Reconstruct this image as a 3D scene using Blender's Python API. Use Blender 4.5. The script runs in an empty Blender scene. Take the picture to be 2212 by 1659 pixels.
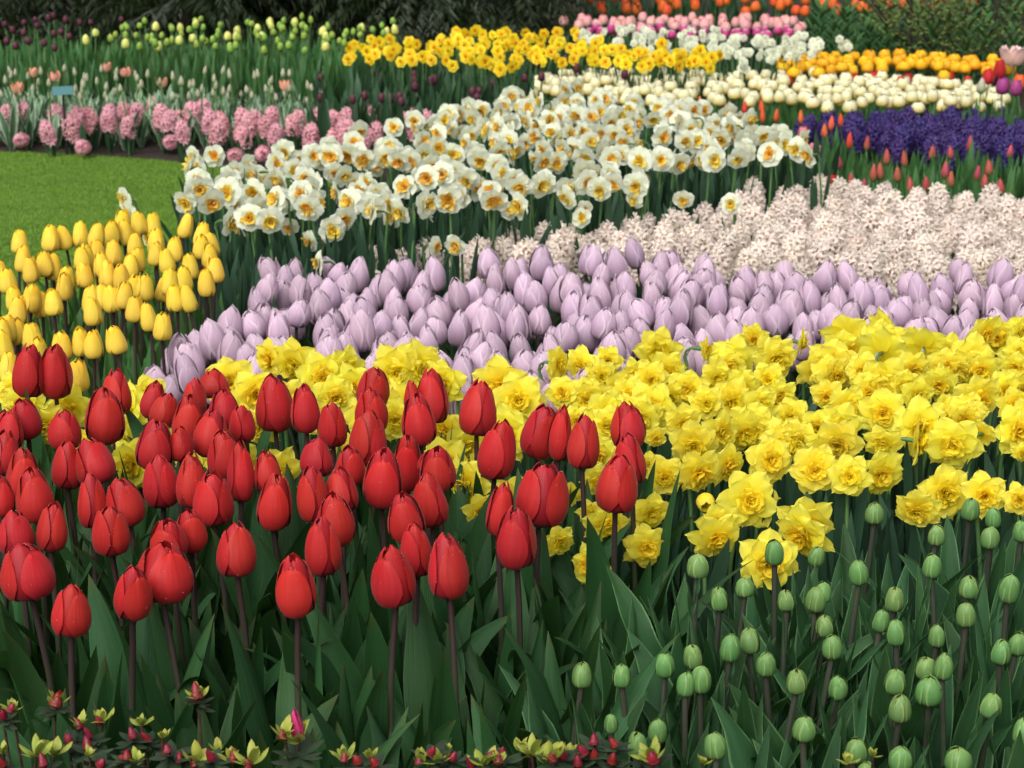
import bpy, math, random
import numpy as np
from mathutils import Vector, Matrix, Euler, Quaternion

R = math.radians
rng = random.Random(11)
scene = bpy.context.scene
COL = scene.collection

# ------------------------------------------------------------------ camera, sky, sun, exposure
CAM_H, PITCH, FPX, PW, PH = 1.33, 15.63, 4000.0, 2212.0, 1659.0
cam_d = bpy.data.cameras.new("camera")
cam = bpy.data.objects.new("camera", cam_d)
COL.objects.link(cam)
cam.location = (0, 0, CAM_H)
cam.rotation_euler = (R(90 - PITCH), 0, 0)
cam_d.sensor_width = 36
cam_d.lens = 36 * FPX / PW
cam_d.clip_start, cam_d.clip_end = 0.05, 500
cam_d.dof.use_dof = True
cam_d.dof.focus_distance = 2.75
cam_d.dof.aperture_fstop = 13
scene.camera = cam

world = bpy.data.worlds.new("World")
scene.world = world
world.use_nodes = True
wn = world.node_tree
wn.nodes.clear()
sky = wn.nodes.new("ShaderNodeTexSky")
sky.sky_type = 'NISHITA'
sky.sun_disc = False
SUN_EL, SUN_AZ = 48, 205
sky.sun_elevation = R(SUN_EL)
sky.sun_rotation = R(SUN_AZ)
sky.dust_density = 6
sky.air_density = 1.0
hsv = wn.nodes.new("ShaderNodeHueSaturation")
hsv.inputs['Saturation'].default_value = 0.18      # cloud cover greys the blue
bg = wn.nodes.new("ShaderNodeBackground")
bg.inputs['Strength'].default_value = 0.15
wo = wn.nodes.new("ShaderNodeOutputWorld")
wn.links.new(sky.outputs[0], hsv.inputs['Color'])
wn.links.new(hsv.outputs[0], bg.inputs['Color'])
wn.links.new(bg.outputs[0], wo.inputs['Surface'])

sun_d = bpy.data.lights.new("sun", 'SUN')
sun_d.energy = 0.8
sun_d.angle = R(60)
sun_d.color = (1.0, 0.97, 0.92)
sun = bpy.data.objects.new("sun", sun_d)
COL.objects.link(sun)
az, el = R(SUN_AZ), R(SUN_EL)
sdir = Vector((math.sin(az) * math.cos(el), math.cos(az) * math.cos(el), math.sin(el)))
sun.rotation_euler = sdir.to_track_quat('Z', 'Y').to_euler()

scene.view_settings.view_transform = 'Standard'
scene.view_settings.look = 'None'
scene.view_settings.exposure = 0.46
scene.view_settings.gamma = 1
scene.view_settings.use_curve_mapping = False
scene.cycles.use_denoising = True
scene.cycles.max_bounces = 6
scene.cycles.diffuse_bounces = 3
scene.cycles.transmission_bounces = 3

# ------------------------------------------------------------------ photo geometry: where a sight line meets a height
_p = R(PITCH)
FWD = Vector((0, math.cos(_p), -math.sin(_p)))
UPV = Vector((0, math.sin(_p), math.cos(_p)))


def at(x, y, z):
    """ground-plane style lookup: the point at height z under a sight line; also pixels per metre there"""
    d = FWD + Vector((1, 0, 0)) * ((x - PW / 2) / FPX) + UPV * ((PH / 2 - y) / FPX)
    t = (z - CAM_H) / d.z
    return Vector((0, 0, CAM_H)) + d * t, FPX / t


def proj(p):
    q = p - Vector((0, 0, CAM_H))
    t = q.dot(FWD)
    return PW / 2 + FPX * q.x / t, PH / 2 - FPX * q.dot(UPV) / t


# ------------------------------------------------------------------ materials
def srgb(r, g, b):
    f = lambda c: (c / 255 / 12.92) if c / 255 <= 0.04045 else ((c / 255 + 0.055) / 1.055) ** 2.4
    return (f(r), f(g), f(b), 1)


class NT:
    def __init__(self, name):
        self.m = bpy.data.materials.new(name)
        self.m.use_nodes = True
        self.t = self.m.node_tree
        self.t.nodes.clear()
        self.out = self.n("ShaderNodeOutputMaterial")

    def n(self, typ, **kw):
        x = self.t.nodes.new(typ)
        for k, v in kw.items():
            setattr(x, k, v)
        return x

    def l(self, a, b):
        self.t.links.new(a, b)

    def math(self, op, a, b=None, c=None):
        x = self.n("ShaderNodeMath", operation=op)
        for i, v in enumerate((a, b, c)):
            if v is None:
                continue
            if isinstance(v, (int, float)):
                x.inputs[i].default_value = v
            else:
                self.l(v, x.inputs[i])
        return x.outputs[0]

    def ramp(self, fac, stops):
        x = self.n("ShaderNodeValToRGB")
        e = x.color_ramp.elements
        while len(e) < len(stops):
            e.new(0.5)
        for k, (p, c) in enumerate(stops):
            e[k].position = p
            e[k].color = c
        self.l(fac, x.inputs[0])
        return x.outputs[0]

    def mix(self, fac, a, b, blend='MIX'):
        x = self.n("ShaderNodeMix", data_type='RGBA', blend_type=blend)
        if isinstance(fac, (int, float)):
            x.inputs[0].default_value = fac
        else:
            self.l(fac, x.inputs[0])
        for i, v in ((6, a), (7, b)):
            if isinstance(v, tuple):
                x.inputs[i].default_value = v
            else:
                self.l(v, x.inputs[i])
        return x.outputs[2]


def organ_mat(name, stops, streak=0.16, freq=16, var=0.10, hue=0.012, rough=0.5, trans=0.18, edge=None, edge_w=0.05,
              sheen=0.0, blotch=0.0, blotch_col=None, bump=0.15, spec=0.3, tcol=None):
    """colour along the organ (v), fine lengthwise streaks, per-piece variation, thin translucency"""
    T = NT(name)
    uv = T.n("ShaderNodeUVMap")
    sep = T.n("ShaderNodeSeparateXYZ")
    T.l(uv.outputs[0], sep.inputs[0])
    u, v = sep.outputs[0], sep.outputs[1]
    oi = T.n("ShaderNodeObjectInfo")
    rnd = oi.outputs['Random']
    col = T.ramp(v, stops) if len(stops) > 1 else None
    cmb = T.n("ShaderNodeCombineXYZ")
    T.l(T.math('MULTIPLY', u, freq), cmb.inputs[0])
    T.l(T.math('MULTIPLY', v, 1.6), cmb.inputs[1])
    T.l(T.math('MULTIPLY', rnd, 40.0), cmb.inputs[2])
    nz = T.n("ShaderNodeTexNoise")
    nz.inputs['Scale'].default_value = 1.0
    nz.inputs['Detail'].default_value = 3
    T.l(cmb.outputs[0], nz.inputs['Vector'])
    base = col if col is not None else stops[0][1]
    if edge is not None:
        e = T.math('ABSOLUTE', T.math('SUBTRACT', u, 0.5))
        mr = T.n("ShaderNodeMapRange", clamp=True)
        mr.inputs[1].default_value = 0.5 - edge_w
        mr.inputs[2].default_value = 0.5
        T.l(e, mr.inputs[0])
        base = T.mix(mr.outputs[0], base, edge)
    if blotch:
        tc = T.n("ShaderNodeTexCoord")
        n2 = T.n("ShaderNodeTexNoise")
        n2.inputs['Scale'].default_value = 60
        T.l(tc.outputs['Object'], n2.inputs['Vector'])
        f = T.ramp(n2.outputs['Fac'], [(0.45, (0, 0, 0, 1)), (0.65, (blotch, blotch, blotch, 1))])
        base = T.mix(f, base, blotch_col)
    h = T.n("ShaderNodeHueSaturation")
    T.l(T.math('ADD', T.math('MULTIPLY', T.math('SUBTRACT', rnd, 0.5), 2 * hue), 0.5), h.inputs['Hue'])
    r2 = T.math('FRACT', T.math('MULTIPLY', rnd, 7.31))
    val = T.math('ADD', T.math('MULTIPLY', T.math('SUBTRACT', r2, 0.5), 2 * var), 1.0)
    val = T.math('ADD', val, T.math('MULTIPLY', T.math('SUBTRACT', nz.outputs['Fac'], 0.5), 2.4 * streak))
    T.l(val, h.inputs['Value'])
    if isinstance(base, tuple):
        h.inputs['Color'].default_value = base
    else:
        T.l(base, h.inputs['Color'])
    b = T.n("ShaderNodeBsdfPrincipled")
    T.l(h.outputs[0], b.inputs['Base Color'])
    b.inputs['Roughness'].default_value = rough
    b.inputs['Specular IOR Level'].default_value = spec
    b.inputs['Sheen Weight'].default_value = sheen
    b.inputs['Sheen Roughness'].default_value = 0.4
    if bump:
        bp = T.n("ShaderNodeBump")
        bp.inputs['Strength'].default_value = bump
        bp.inputs['Distance'].default_value = 0.002
        T.l(nz.outputs['Fac'], bp.inputs['Height'])
        T.l(bp.outputs[0], b.inputs['Normal'])
    if trans > 0:
        tr = T.n("ShaderNodeBsdfTranslucent")
        if tcol:
            tr.inputs['Color'].default_value = tcol
        else:
            T.l(h.outputs[0], tr.inputs['Color'])
        mx = T.n("ShaderNodeMixShader")
        mx.inputs[0].default_value = trans
        T.l(b.outputs[0], mx.inputs[1])
        T.l(tr.outputs[0], mx.inputs[2])
        T.l(mx.outputs[0], T.out.inputs[0])
    else:
        T.l(b.outputs[0], T.out.inputs[0])
    return T.m


M = {}
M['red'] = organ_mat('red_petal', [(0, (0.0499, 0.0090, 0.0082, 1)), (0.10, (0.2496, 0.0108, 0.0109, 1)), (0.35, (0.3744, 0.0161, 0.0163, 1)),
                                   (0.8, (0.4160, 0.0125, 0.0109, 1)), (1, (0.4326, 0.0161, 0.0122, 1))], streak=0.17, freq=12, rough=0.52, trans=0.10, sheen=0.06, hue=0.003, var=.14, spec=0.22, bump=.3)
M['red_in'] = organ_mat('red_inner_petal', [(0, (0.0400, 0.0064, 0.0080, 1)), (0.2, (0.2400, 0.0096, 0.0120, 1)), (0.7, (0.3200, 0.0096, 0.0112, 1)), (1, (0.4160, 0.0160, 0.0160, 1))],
                        streak=0.12, rough=0.5, trans=0.10, sheen=0.05, hue=0.003, spec=.22)
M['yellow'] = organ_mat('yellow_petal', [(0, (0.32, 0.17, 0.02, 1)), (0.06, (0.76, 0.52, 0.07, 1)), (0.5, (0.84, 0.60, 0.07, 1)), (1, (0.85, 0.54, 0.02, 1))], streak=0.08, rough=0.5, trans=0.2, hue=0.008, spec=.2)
M['lilac'] = organ_mat('lilac_petal', [(0, (0.3780, 0.3415, 0.2673, 1)), (0.12, (0.3780, 0.2337, 0.3297, 1)), (0.5, (0.4950, 0.3371, 0.4544, 1)), (1, (0.6120, 0.4674, 0.5613, 1))], streak=0.16, freq=9, rough=0.55, trans=0.22, spec=.2, var=.13,
                       edge=(0.6660, 0.5393, 0.6148, 1), edge_w=0.14, blotch=0.35, blotch_col=(0.6660, 0.5213, 0.5881, 1), hue=0.014, bump=0.5)
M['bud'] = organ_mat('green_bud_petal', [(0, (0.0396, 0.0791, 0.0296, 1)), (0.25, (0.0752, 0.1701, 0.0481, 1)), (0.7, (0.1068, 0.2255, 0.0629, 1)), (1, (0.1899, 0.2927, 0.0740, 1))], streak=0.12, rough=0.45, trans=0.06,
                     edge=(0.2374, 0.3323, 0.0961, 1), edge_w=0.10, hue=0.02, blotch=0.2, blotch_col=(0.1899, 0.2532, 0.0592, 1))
M['double'] = organ_mat('yellow_daffodil_petal', [(0, (0.92, 0.70, 0.02, 1)), (0.3, (0.94, 0.82, 0.04, 1)), (1, (0.95, 0.88, 0.13, 1))], streak=0.04, rough=0.55, trans=0.5, hue=0.005, var=0.04, spec=.2, bump=.1)
M['double_c'] = organ_mat('golden_corona', [(0, (0.88, 0.48, 0.006, 1)), (0.4, (0.92, 0.68, 0.012, 1)), (1, (0.94, 0.80, 0.06, 1))], streak=0.06, rough=0.55, trans=0.5, hue=0.008, spec=.2, bump=.1)
M['white'] = organ_mat('white_petal', [(0, (0.82, 0.72, 0.25, 1)), (0.25, (0.82, 0.84, 0.62, 1)), (1, (0.82, 0.87, 0.74, 1))], streak=0.04, rough=0.6, trans=0.4, hue=0.0, var=0.05, spec=.15, bump=.1)
M['orange_c'] = organ_mat('orange_corona', [(0, (0.74, 0.26, 0.015, 1)), (0.45, (0.86, 0.50, 0.04, 1)), (1, (0.90, 0.72, 0.15, 1))], streak=0.10, rough=0.55, trans=0.4, hue=0.018)
M['cream_h'] = organ_mat('cream_floret', [(0, (0.66, 0.50, 0.40, 1)), (0.4, (0.80, 0.69, 0.60, 1)), (1, (0.85, 0.78, 0.71, 1))], streak=0.03, trans=0.4, bump=0, hue=0.008)  # darker base stop paints depth into the core and floret throats
M['pink_h'] = organ_mat('pink_floret', [(0, (0.45, 0.12, 0.15, 1)), (0.4, (0.76, 0.36, 0.42, 1)), (1, (0.84, 0.50, 0.54, 1))], streak=0.05, trans=0.28, bump=0, hue=0.01)
M['purple_h'] = organ_mat('violet_floret', [(0, (0.0223, 0.0112, 0.0714, 1)), (0.5, (0.0402, 0.0223, 0.1250, 1)), (1, (0.0670, 0.0402, 0.1786, 1))], streak=0.1, trans=0.15, bump=0, hue=0.01)
M['cream_t'] = organ_mat('cream_tulip_petal', [(0, (0.7020, 0.4224, 0.0492, 1)), (0.25, (0.7200, 0.5808, 0.1640, 1)), (0.55, (0.7200, 0.6776, 0.4100, 1)), (1, (0.7380, 0.7216, 0.5248, 1))], streak=0.10, freq=8, trans=0.2, bump=0, hue=0.006)
M['amber_t'] = organ_mat('amber_tulip_petal', [(0, (0.50, 0.17, 0.01, 1)), (0.4, (0.80, 0.40, 0.008, 1)), (1, (0.84, 0.48, 0.01, 1))], streak=0.08, trans=0.2, bump=0)
M['lime_t'] = organ_mat('lime_tulip_petal', [(0, (0.1050, 0.2100, 0.0300, 1)), (0.5, (0.2250, 0.3600, 0.0525, 1)), (1, (0.2850, 0.4125, 0.0750, 1))], streak=0.1, trans=0.12, bump=0, hue=0.02)
M['pale_t'] = organ_mat('pale_lime_petal', [(0, (0.45, 0.52, 0.10, 1)), (1, (0.70, 0.68, 0.22, 1))], streak=0.1, trans=0.12, bump=0)
M['maroon_t'] = organ_mat('maroon_petal', [(0, (0.0400, 0.0096, 0.0160, 1)), (1, (0.0960, 0.0176, 0.0360, 1))], trans=0.05, bump=0)
M['redbud_t'] = organ_mat('crimson_bud_petal', [(0, (0.16, 0.12, 0.05, 1)), (0.4, (0.34, 0.05, 0.05, 1)), (1, (0.42, 0.06, 0.07, 1))], trans=0.08, bump=0, hue=0.02)
M['ember_t'] = organ_mat('ember_bud_petal', [(0, (0.5, 0.10, 0.03, 1)), (1, (0.70, 0.09, 0.03, 1))], trans=0.1, bump=0, hue=0.015)
M['rose_t'] = organ_mat('rose_bud_petal', [(0, (0.5, 0.42, 0.20, 1)), (0.4, (0.55, 0.20, 0.18, 1)), (1, (0.62, 0.22, 0.20, 1))], trans=0.1, bump=0, hue=0.012)
M['pinkfar_t'] = organ_mat('salmon_petal', [(0, (0.70, 0.45, 0.40, 1)), (1, (0.72, 0.27, 0.27, 1))], trans=0.15, bump=0, hue=0.012)
M['magenta_t'] = organ_mat('magenta_petal', [(0, (0.40, 0.03, 0.12, 1)), (0.7, (0.48, 0.05, 0.20, 1)), (1, (0.78, 0.55, 0.62, 1))], trans=0.15, bump=0)
M['orange_t'] = organ_mat('orange_tulip_petal', [(0, (0.66, 0.20, 0.03, 1)), (0.6, (0.72, 0.10, 0.018, 1)), (1, (0.74, 0.13, 0.02, 1))], trans=0.15, bump=0, hue=0.01)
M['blush_t'] = organ_mat('blush_petal', [(0, (0.82, 0.75, 0.60, 1)), (0.35, (0.80, 0.48, 0.42, 1)), (1, (0.84, 0.60, 0.60, 1))], trans=0.2, bump=0)
M['coral_t'] = organ_mat('coral_petal', [(0, (0.7, 0.45, 0.3, 1)), (1, (0.78, 0.26, 0.18, 1))], trans=0.15, bump=0)
M['palebud_t'] = organ_mat('pale_bud_petal', [(0, (0.1584, 0.2448, 0.1008, 1)), (0.5, (0.3600, 0.3600, 0.2448, 1)), (1, (0.4464, 0.3744, 0.3024, 1))], trans=0.1, bump=0, hue=0.02)
M['violet_t'] = organ_mat('purple_tulip_petal', [(0, (0.25, 0.04, 0.14, 1)), (1, (0.34, 0.05, 0.22, 1))], trans=0.1, bump=0)
M['daff_f'] = organ_mat('deep_yellow_petal', [(0, (0.84, 0.46, 0.01, 1)), (0.4, (0.87, 0.62, 0.014, 1)), (1, (0.88, 0.69, 0.025, 1))], trans=0.3, bump=0)
M['daff_fc'] = organ_mat('amber_corona', [(0, (0.66, 0.20, 0.005, 1)), (1, (0.82, 0.36, 0.008, 1))], trans=0.15, bump=0)

M['leaf'] = organ_mat('tulip_leaf', [(0, (0.0223, 0.0657, 0.0188, 1)), (0.5, (0.0205, 0.0657, 0.0201, 1)), (0.92, (0.0223, 0.0711, 0.0209, 1)), (1, (0.0536, 0.0711, 0.0209, 1))], streak=0.30, freq=34, var=0.3, rough=0.5, trans=0.18,
                      edge=(0.0446, 0.1094, 0.0334, 1), edge_w=0.03, hue=0.015, bump=0.6, spec=0.2, tcol=(0.0402, 0.1313, 0.0167, 1))
M['leaf_bud'] = organ_mat('wavy_tulip_leaf', [(0, (0.0179, 0.0602, 0.0209, 1)), (0.6, (0.0201, 0.0711, 0.0259, 1)), (1, (0.0312, 0.0876, 0.0292, 1))], streak=0.28, freq=30, var=0.28, rough=0.52, trans=0.18, spec=.2,
                          edge=(0.13, 0.27, 0.10, 1), edge_w=0.07, hue=0.015, bump=0.6, tcol=(0.0446, 0.1423, 0.0209, 1))
M['leaf_y'] = organ_mat('bright_tulip_leaf', [(0, (0.0425, 0.1275, 0.0298, 1)), (1, (0.0553, 0.1530, 0.0382, 1))], streak=0.15, freq=20, var=0.18, rough=0.5, trans=0.18, bump=0.15, tcol=(0.1190, 0.2890, 0.0340, 1))
M['strap'] = organ_mat('daffodil_leaf', [(0, (0.0169, 0.0478, 0.0243, 1)), (0.7, (0.0236, 0.0606, 0.0335, 1)), (1, (0.0338, 0.0765, 0.0405, 1))], streak=0.14, freq=10, var=0.25, rough=0.55, trans=0.14, spec=.2, bump=0.15, tcol=(0.0450, 0.1275, 0.0324, 1))
M['leaf_dk'] = organ_mat('dark_leaf', [(0, (0.0168, 0.0510, 0.0202, 1)), (1, (0.0270, 0.0714, 0.0288, 1))], streak=0.15, freq=10, var=0.25, rough=0.5, trans=0.1, bump=0, tcol=(0.0420, 0.1360, 0.0288, 1))
M['leaf_g'] = organ_mat('fresh_leaf', [(0, (0.0299, 0.0898, 0.0262, 1)), (1, (0.0487, 0.1346, 0.0374, 1))], streak=0.15, freq=10, var=0.2, rough=0.5, trans=0.15, bump=0, tcol=(0.0898, 0.2394, 0.0374, 1))
M['leaf_var'] = organ_mat('variegated_leaf', [(0, (0.07, 0.16, 0.08, 1)), (1, (0.10, 0.21, 0.11, 1))], streak=0.2, freq=8, var=0.2, rough=0.5, trans=0.12, bump=0,
                          edge=(0.52, 0.60, 0.42, 1), edge_w=0.22)
M['stem_red'] = organ_mat('tulip_stem', [(0, (0.0595, 0.1275, 0.0425, 1)), (0.5, (0.0638, 0.0935, 0.0425, 1)), (0.80, (0.0425, 0.0298, 0.0255, 1)), (1, (0.0298, 0.0127, 0.0145, 1))], streak=0.2, var=0.15, rough=0.5, trans=0, bump=0.2)
M['stem_dk'] = organ_mat('dusky_stem', [(0, (0.04, 0.085, 0.03, 1)), (0.6, (0.038, 0.058, 0.030, 1)), (1, (0.040, 0.040, 0.028, 1))], streak=0.2, var=0.2, rough=0.55, trans=0, bump=0.2)
M['stem_g'] = organ_mat('green_stem', [(0, (0.05, 0.12, 0.04, 1)), (1, (0.08, 0.17, 0.05, 1))], streak=0.2, var=0.15, rough=0.5, trans=0, bump=0)
M['spathe'] = organ_mat('papery_spathe', [(0, (0.30, 0.24, 0.14, 1)), (1, (0.42, 0.34, 0.22, 1))], trans=0.3)


def simple_mat(name, col, col2=None, scale=20, rough=0.8, bump=0.0, spec=0.3, detail=6):
    T = NT(name)
    tc = T.n("ShaderNodeTexCoord")
    nz = T.n("ShaderNodeTexNoise")
    nz.inputs['Scale'].default_value = scale
    nz.inputs['Detail'].default_value = detail
    T.l(tc.outputs['Object'], nz.inputs['Vector'])
    c = T.ramp(nz.outputs['Fac'], [(0.35, col), (0.68, col2 or col)])
    b = T.n("ShaderNodeBsdfPrincipled")
    T.l(c, b.inputs['Base Color'])
    b.inputs['Roughness'].default_value = rough
    b.inputs['Specular IOR Level'].default_value = spec
    if bump:
        bp = T.n("ShaderNodeBump")
        bp.inputs['Strength'].default_value = bump
        bp.inputs['Distance'].default_value = 0.02
        T.l(nz.outputs['Fac'], bp.inputs['Height'])
        T.l(bp.outputs[0], b.inputs['Normal'])
    T.l(b.outputs[0], T.out.inputs[0])
    return T.m


M['soil'] = simple_mat('soil', (0.012, 0.008, 0.006, 1), (0.040, 0.027, 0.020, 1), 30, 0.95, 0.8)
M['lawn'] = simple_mat('lawn', (0.060, 0.130, 0.014, 1), (0.095, 0.18, 0.022, 1), 6, 0.9, 0.2)
M['grass'] = organ_mat('grass_blade', [(0, (0.10, 0.195, 0.014, 1)), (1, (0.165, 0.285, 0.027, 1))], var=0.1, trans=0.2, bump=0, streak=0.1)
M['bark'] = simple_mat('bark', (0.020, 0.014, 0.010, 1), (0.05, 0.038, 0.026, 1), 40, 0.9, 0.5)
M['pale_bark'] = simple_mat('pale_bark', (0.05, 0.05, 0.03, 1), (0.11, 0.105, 0.07, 1), 14, 0.9, 0.5)
M['conifer'] = organ_mat('conifer_spray', [(0, (0.0067, 0.0148, 0.0042, 1)), (1, (0.0189, 0.0353, 0.0084, 1))], var=0.1, trans=0.06, bump=0, streak=0.5, freq=3)
M['maple'] = organ_mat('young_leaf', [(0, (0.0975, 0.1275, 0.0225, 1)), (1, (0.1500, 0.1875, 0.0338, 1))], var=0.15, trans=0.2, bump=0, streak=0.5)
M['teal'] = simple_mat('teal_plate', (0.022, 0.115, 0.125, 1), (0.028, 0.135, 0.145, 1), 8, 0.5)
M['black'] = simple_mat('black_stake', (0.012, 0.012, 0.012, 1), None, 8, 0.5)
M['az_y'] = organ_mat('azalea_young_leaf', [(0, (0.1584, 0.2016, 0.0288, 1)), (0.7, (0.2880, 0.3312, 0.0504, 1)), (1, (0.3024, 0.2736, 0.0504, 1))], streak=0.15, trans=0.2, var=0.15, bump=0.1)
M['az_o'] = organ_mat('azalea_old_leaf', [(0, (0.014, 0.030, 0.014, 1)), (1, (0.026, 0.046, 0.022, 1))], streak=0.15, trans=0.05, rough=0.45, var=0.3, spec=0.25)
M['az_b'] = organ_mat('azalea_bud', [(0, (0.0896, 0.0168, 0.0112, 1)), (0.5, (0.1848, 0.0090, 0.0168, 1)), (1, (0.2240, 0.0112, 0.0280, 1))], streak=0.2, trans=0.05, rough=0.35)
M['az_p'] = organ_mat('azalea_pink_bud', [(0, (0.36, 0.02, 0.06, 1)), (1, (0.62, 0.06, 0.18, 1))], streak=0.15, trans=0.1, rough=0.4)
M['az_w'] = simple_mat('azalea_twig', (0.035, 0.018, 0.012, 1), (0.09, 0.045, 0.03, 1), 60, 0.8, 0.3)
T_ = NT('water_drop')
_b = T_.n("ShaderNodeBsdfPrincipled")
_b.inputs['Base Color'].default_value = (0.8, 0.8, 0.8, 1)
_b.inputs['Roughness'].default_value = 0.05
_b.inputs['Specular IOR Level'].default_value = 0.8
_b.inputs['Alpha'].default_value = 0.75
T_.l(_b.outputs[0], T_.out.inputs[0])
M['drop'] = T_.m


# ------------------------------------------------------------------ mesh building
class Geo:
    def __init__(self):
        self.v, self.f, self.uv, self.mi = [], [], [], []

    def grid(self, P, mat=0, uv=None):
        """P: nv x nu x 3 array"""
        nv, nu = P.shape[:2]
        o = len(self.v)
        self.v.extend(map(tuple, P.reshape(-1, 3)))
        for j in range(nv):
            for i in range(nu):
                self.uv.append((i / (nu - 1) if nu > 1 else 0.5, j / (nv - 1)) if uv is None else uv)
        for j in range(nv - 1):
            for i in range(nu - 1):
                a = o + j * nu + i
                self.f.append((a, a + 1, a + nu + 1, a + nu))
                self.mi.append(mat)

    def tube(self, pts, rad, n=6, mat=0, cap=False):
        pts = [Vector(p) for p in pts]
        rows = []
        side = None
        for k, p in enumerate(pts):
            t = (pts[min(k + 1, len(pts) - 1)] - pts[max(k - 1, 0)]).normalized()
            if side is None:
                side = t.orthogonal().normalized()
            side = (side - t * side.dot(t)).normalized()
            b = t.cross(side)
            r = rad[k] if hasattr(rad, '__len__') else rad
            rows.append([tuple(p + (side * math.cos(2 * math.pi * i / n) + b * math.sin(2 * math.pi * i / n)) * r) for i in range(n + 1)])
        self.grid(np.array(rows), mat)

    def drop(self, p, r, mat):
        o = len(self.v)
        p = np.array(p)
        for d in ((1, 0, 0), (-1, 0, 0), (0, 1, 0), (0, -1, 0), (0, 0, 1), (0, 0, -1)):
            self.v.append(tuple(p + np.array(d) * r))
            self.uv.append((0.5, 0.5))
        for f in ((0, 2, 4), (2, 1, 4), (1, 3, 4), (3, 0, 4), (2, 0, 5), (1, 2, 5), (3, 1, 5), (0, 3, 5)):
            self.f.append(tuple(o + i for i in f))
            self.mi.append(mat)

    def mesh(self, name, mats, smooth=True):
        me = bpy.data.meshes.new(name)
        me.from_pydata(self.v, [], self.f)
        uvl = me.uv_layers.new(name="UVMap")
        idx = np.empty(len(me.loops), dtype=np.int32)
        me.loops.foreach_get("vertex_index", idx)
        uvl.data.foreach_set("uv", np.array(self.uv, dtype=np.float32)[idx].ravel())
        for m in (mats if isinstance(mats, (list, tuple)) else [mats]):
            me.materials.append(m)
        me.polygons.foreach_set("material_index", np.array(self.mi, dtype=np.int32))
        me.polygons.foreach_set("use_smooth", np.ones(len(self.f), dtype=bool) if smooth else np.zeros(len(self.f), dtype=bool))
        me.update()
        return me


def prof_fn(pts):
    x = np.array([p[0] for p in pts])
    r = np.array([p[1] for p in pts])
    z = np.array([p[2] for p in pts])
    xs = np.linspace(-0.1, 1.1, 241)
    ker = np.hanning(21)
    ker /= ker.sum()

    def ext(a):
        v = np.interp(xs, x, a)
        v[xs < 0] = a[0] + (a[1] - a[0]) / (x[1] - x[0]) * xs[xs < 0]
        v[xs > 1] = a[-1] + (a[-1] - a[-2]) / (x[-1] - x[-2]) * (xs[xs > 1] - 1)
        s = np.convolve(np.pad(v, 10, mode='edge'), ker, mode='valid')
        return s
    rs, zs = ext(r), ext(z)
    return lambda v: (np.maximum(0.004, np.interp(v, xs, rs)), np.interp(v, xs, zs))


PROF = {
    'red': prof_fn([(0, .10, 0), (.07, .58, .015), (.18, .88, .11), (.36, 1.0, .33), (.55, .95, .55), (.75, .79, .77), (.9, .62, .93), (1, .46, 1.0)]),
    'red_in': prof_fn([(0, .10, 0), (.07, .55, .015), (.18, .84, .11), (.36, .94, .33), (.55, .86, .55), (.75, .62, .77), (.9, .37, .93), (1, .13, 1.0)]),
    'lilac_in': prof_fn([(0, .12, 0), (.08, .5, .02), (.22, .8, .16), (.42, .91, .40), (.6, .86, .6), (.78, .66, .79), (.9, .42, .91), (1, .10, 1.0)]),
    'yellow': prof_fn([(0, .12, 0), (.07, .70, .015), (.18, .96, .11), (.34, 1.0, .30), (.55, .90, .54), (.75, .78, .76), (.9, .66, .92), (1, .52, 1.0)]),
    'lilac': prof_fn([(0, .12, 0), (.08, .55, .02), (.22, .88, .16), (.42, 1.0, .40), (.6, .96, .6), (.78, .78, .79), (.9, .60, .91), (1, .44, 1.0)]),
    'bud': prof_fn([(0, .22, 0), (.08, .70, .03), (.22, .94, .16), (.45, 1.0, .42), (.68, .88, .70), (.86, .60, .90), (1, .10, 1.0)]),
    'round': prof_fn([(0, .2, 0), (.1, .75, .02), (.28, 1.0, .2), (.5, 1.03, .48), (.75, .92, .78), (.92, .68, .96), (1, .50, 1.0)]),
    'spear': prof_fn([(0, .3, 0), (.12, .8, .08), (.35, 1.0, .3), (.6, .8, .6), (.85, .4, .88), (1, .1, 1.0)]),
    'open': prof_fn([(0, .12, 0), (.1, .55, .03), (.3, .9, .25), (.55, 1.05, .55), (.8, 1.12, .82), (1, 1.15, 1.0)]),
}


def tulip_petal(g, phi, prof, rs, hs, Wd, nu, nv, rr, base=0.55, p=2.0, q=0.5, edge=0.04, crease=0.03, mat=0, tip_out=0.0, wav=0.0, twist=0.0):
    t = np.linspace(0, 1, nv)
    v = 1 - (1 - t) ** 1.35
    r, z = PROF[prof](v)
    r = r * 0.5 * rs
    z = z * hs
    sm = np.clip(v / 0.45, 0, 1)
    sm = sm * sm * (3 - 2 * sm)
    end = np.clip(1 - np.clip((v - 0.5) / 0.5, 0, 1) ** p, 0, 1) ** q
    hw = np.radians(Wd) * (base + (1 - base) * sm) * end
    u = np.linspace(-1, 1, nu)
    U, V = np.meshgrid(u, v)
    ph = [rr.uniform(0, 6.28) for _ in range(4)]
    a = phi + U * hw[:, None] + twist * V
    rad = r[:, None] * (1 + edge * U ** 2 * V + crease * np.exp(-(U / 0.22) ** 2) * np.sin(np.pi * np.clip(V * 1.1, 0, 1))
                        + 0.02 * np.sin(3 * U + ph[0] + 4 * V)) + tip_out * 0.5 * V ** 5
    rad = rad + wav * 0.5 * np.sin(7 * U + ph[1]) * V ** 4
    zz = z[:, None] + 0.012 * np.sin(5 * U + ph[2]) * V ** 3 * hs
    P = np.stack([rad * np.cos(a), rad * np.sin(a), zz], axis=2)
    g.grid(P, mat)
    return P


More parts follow.
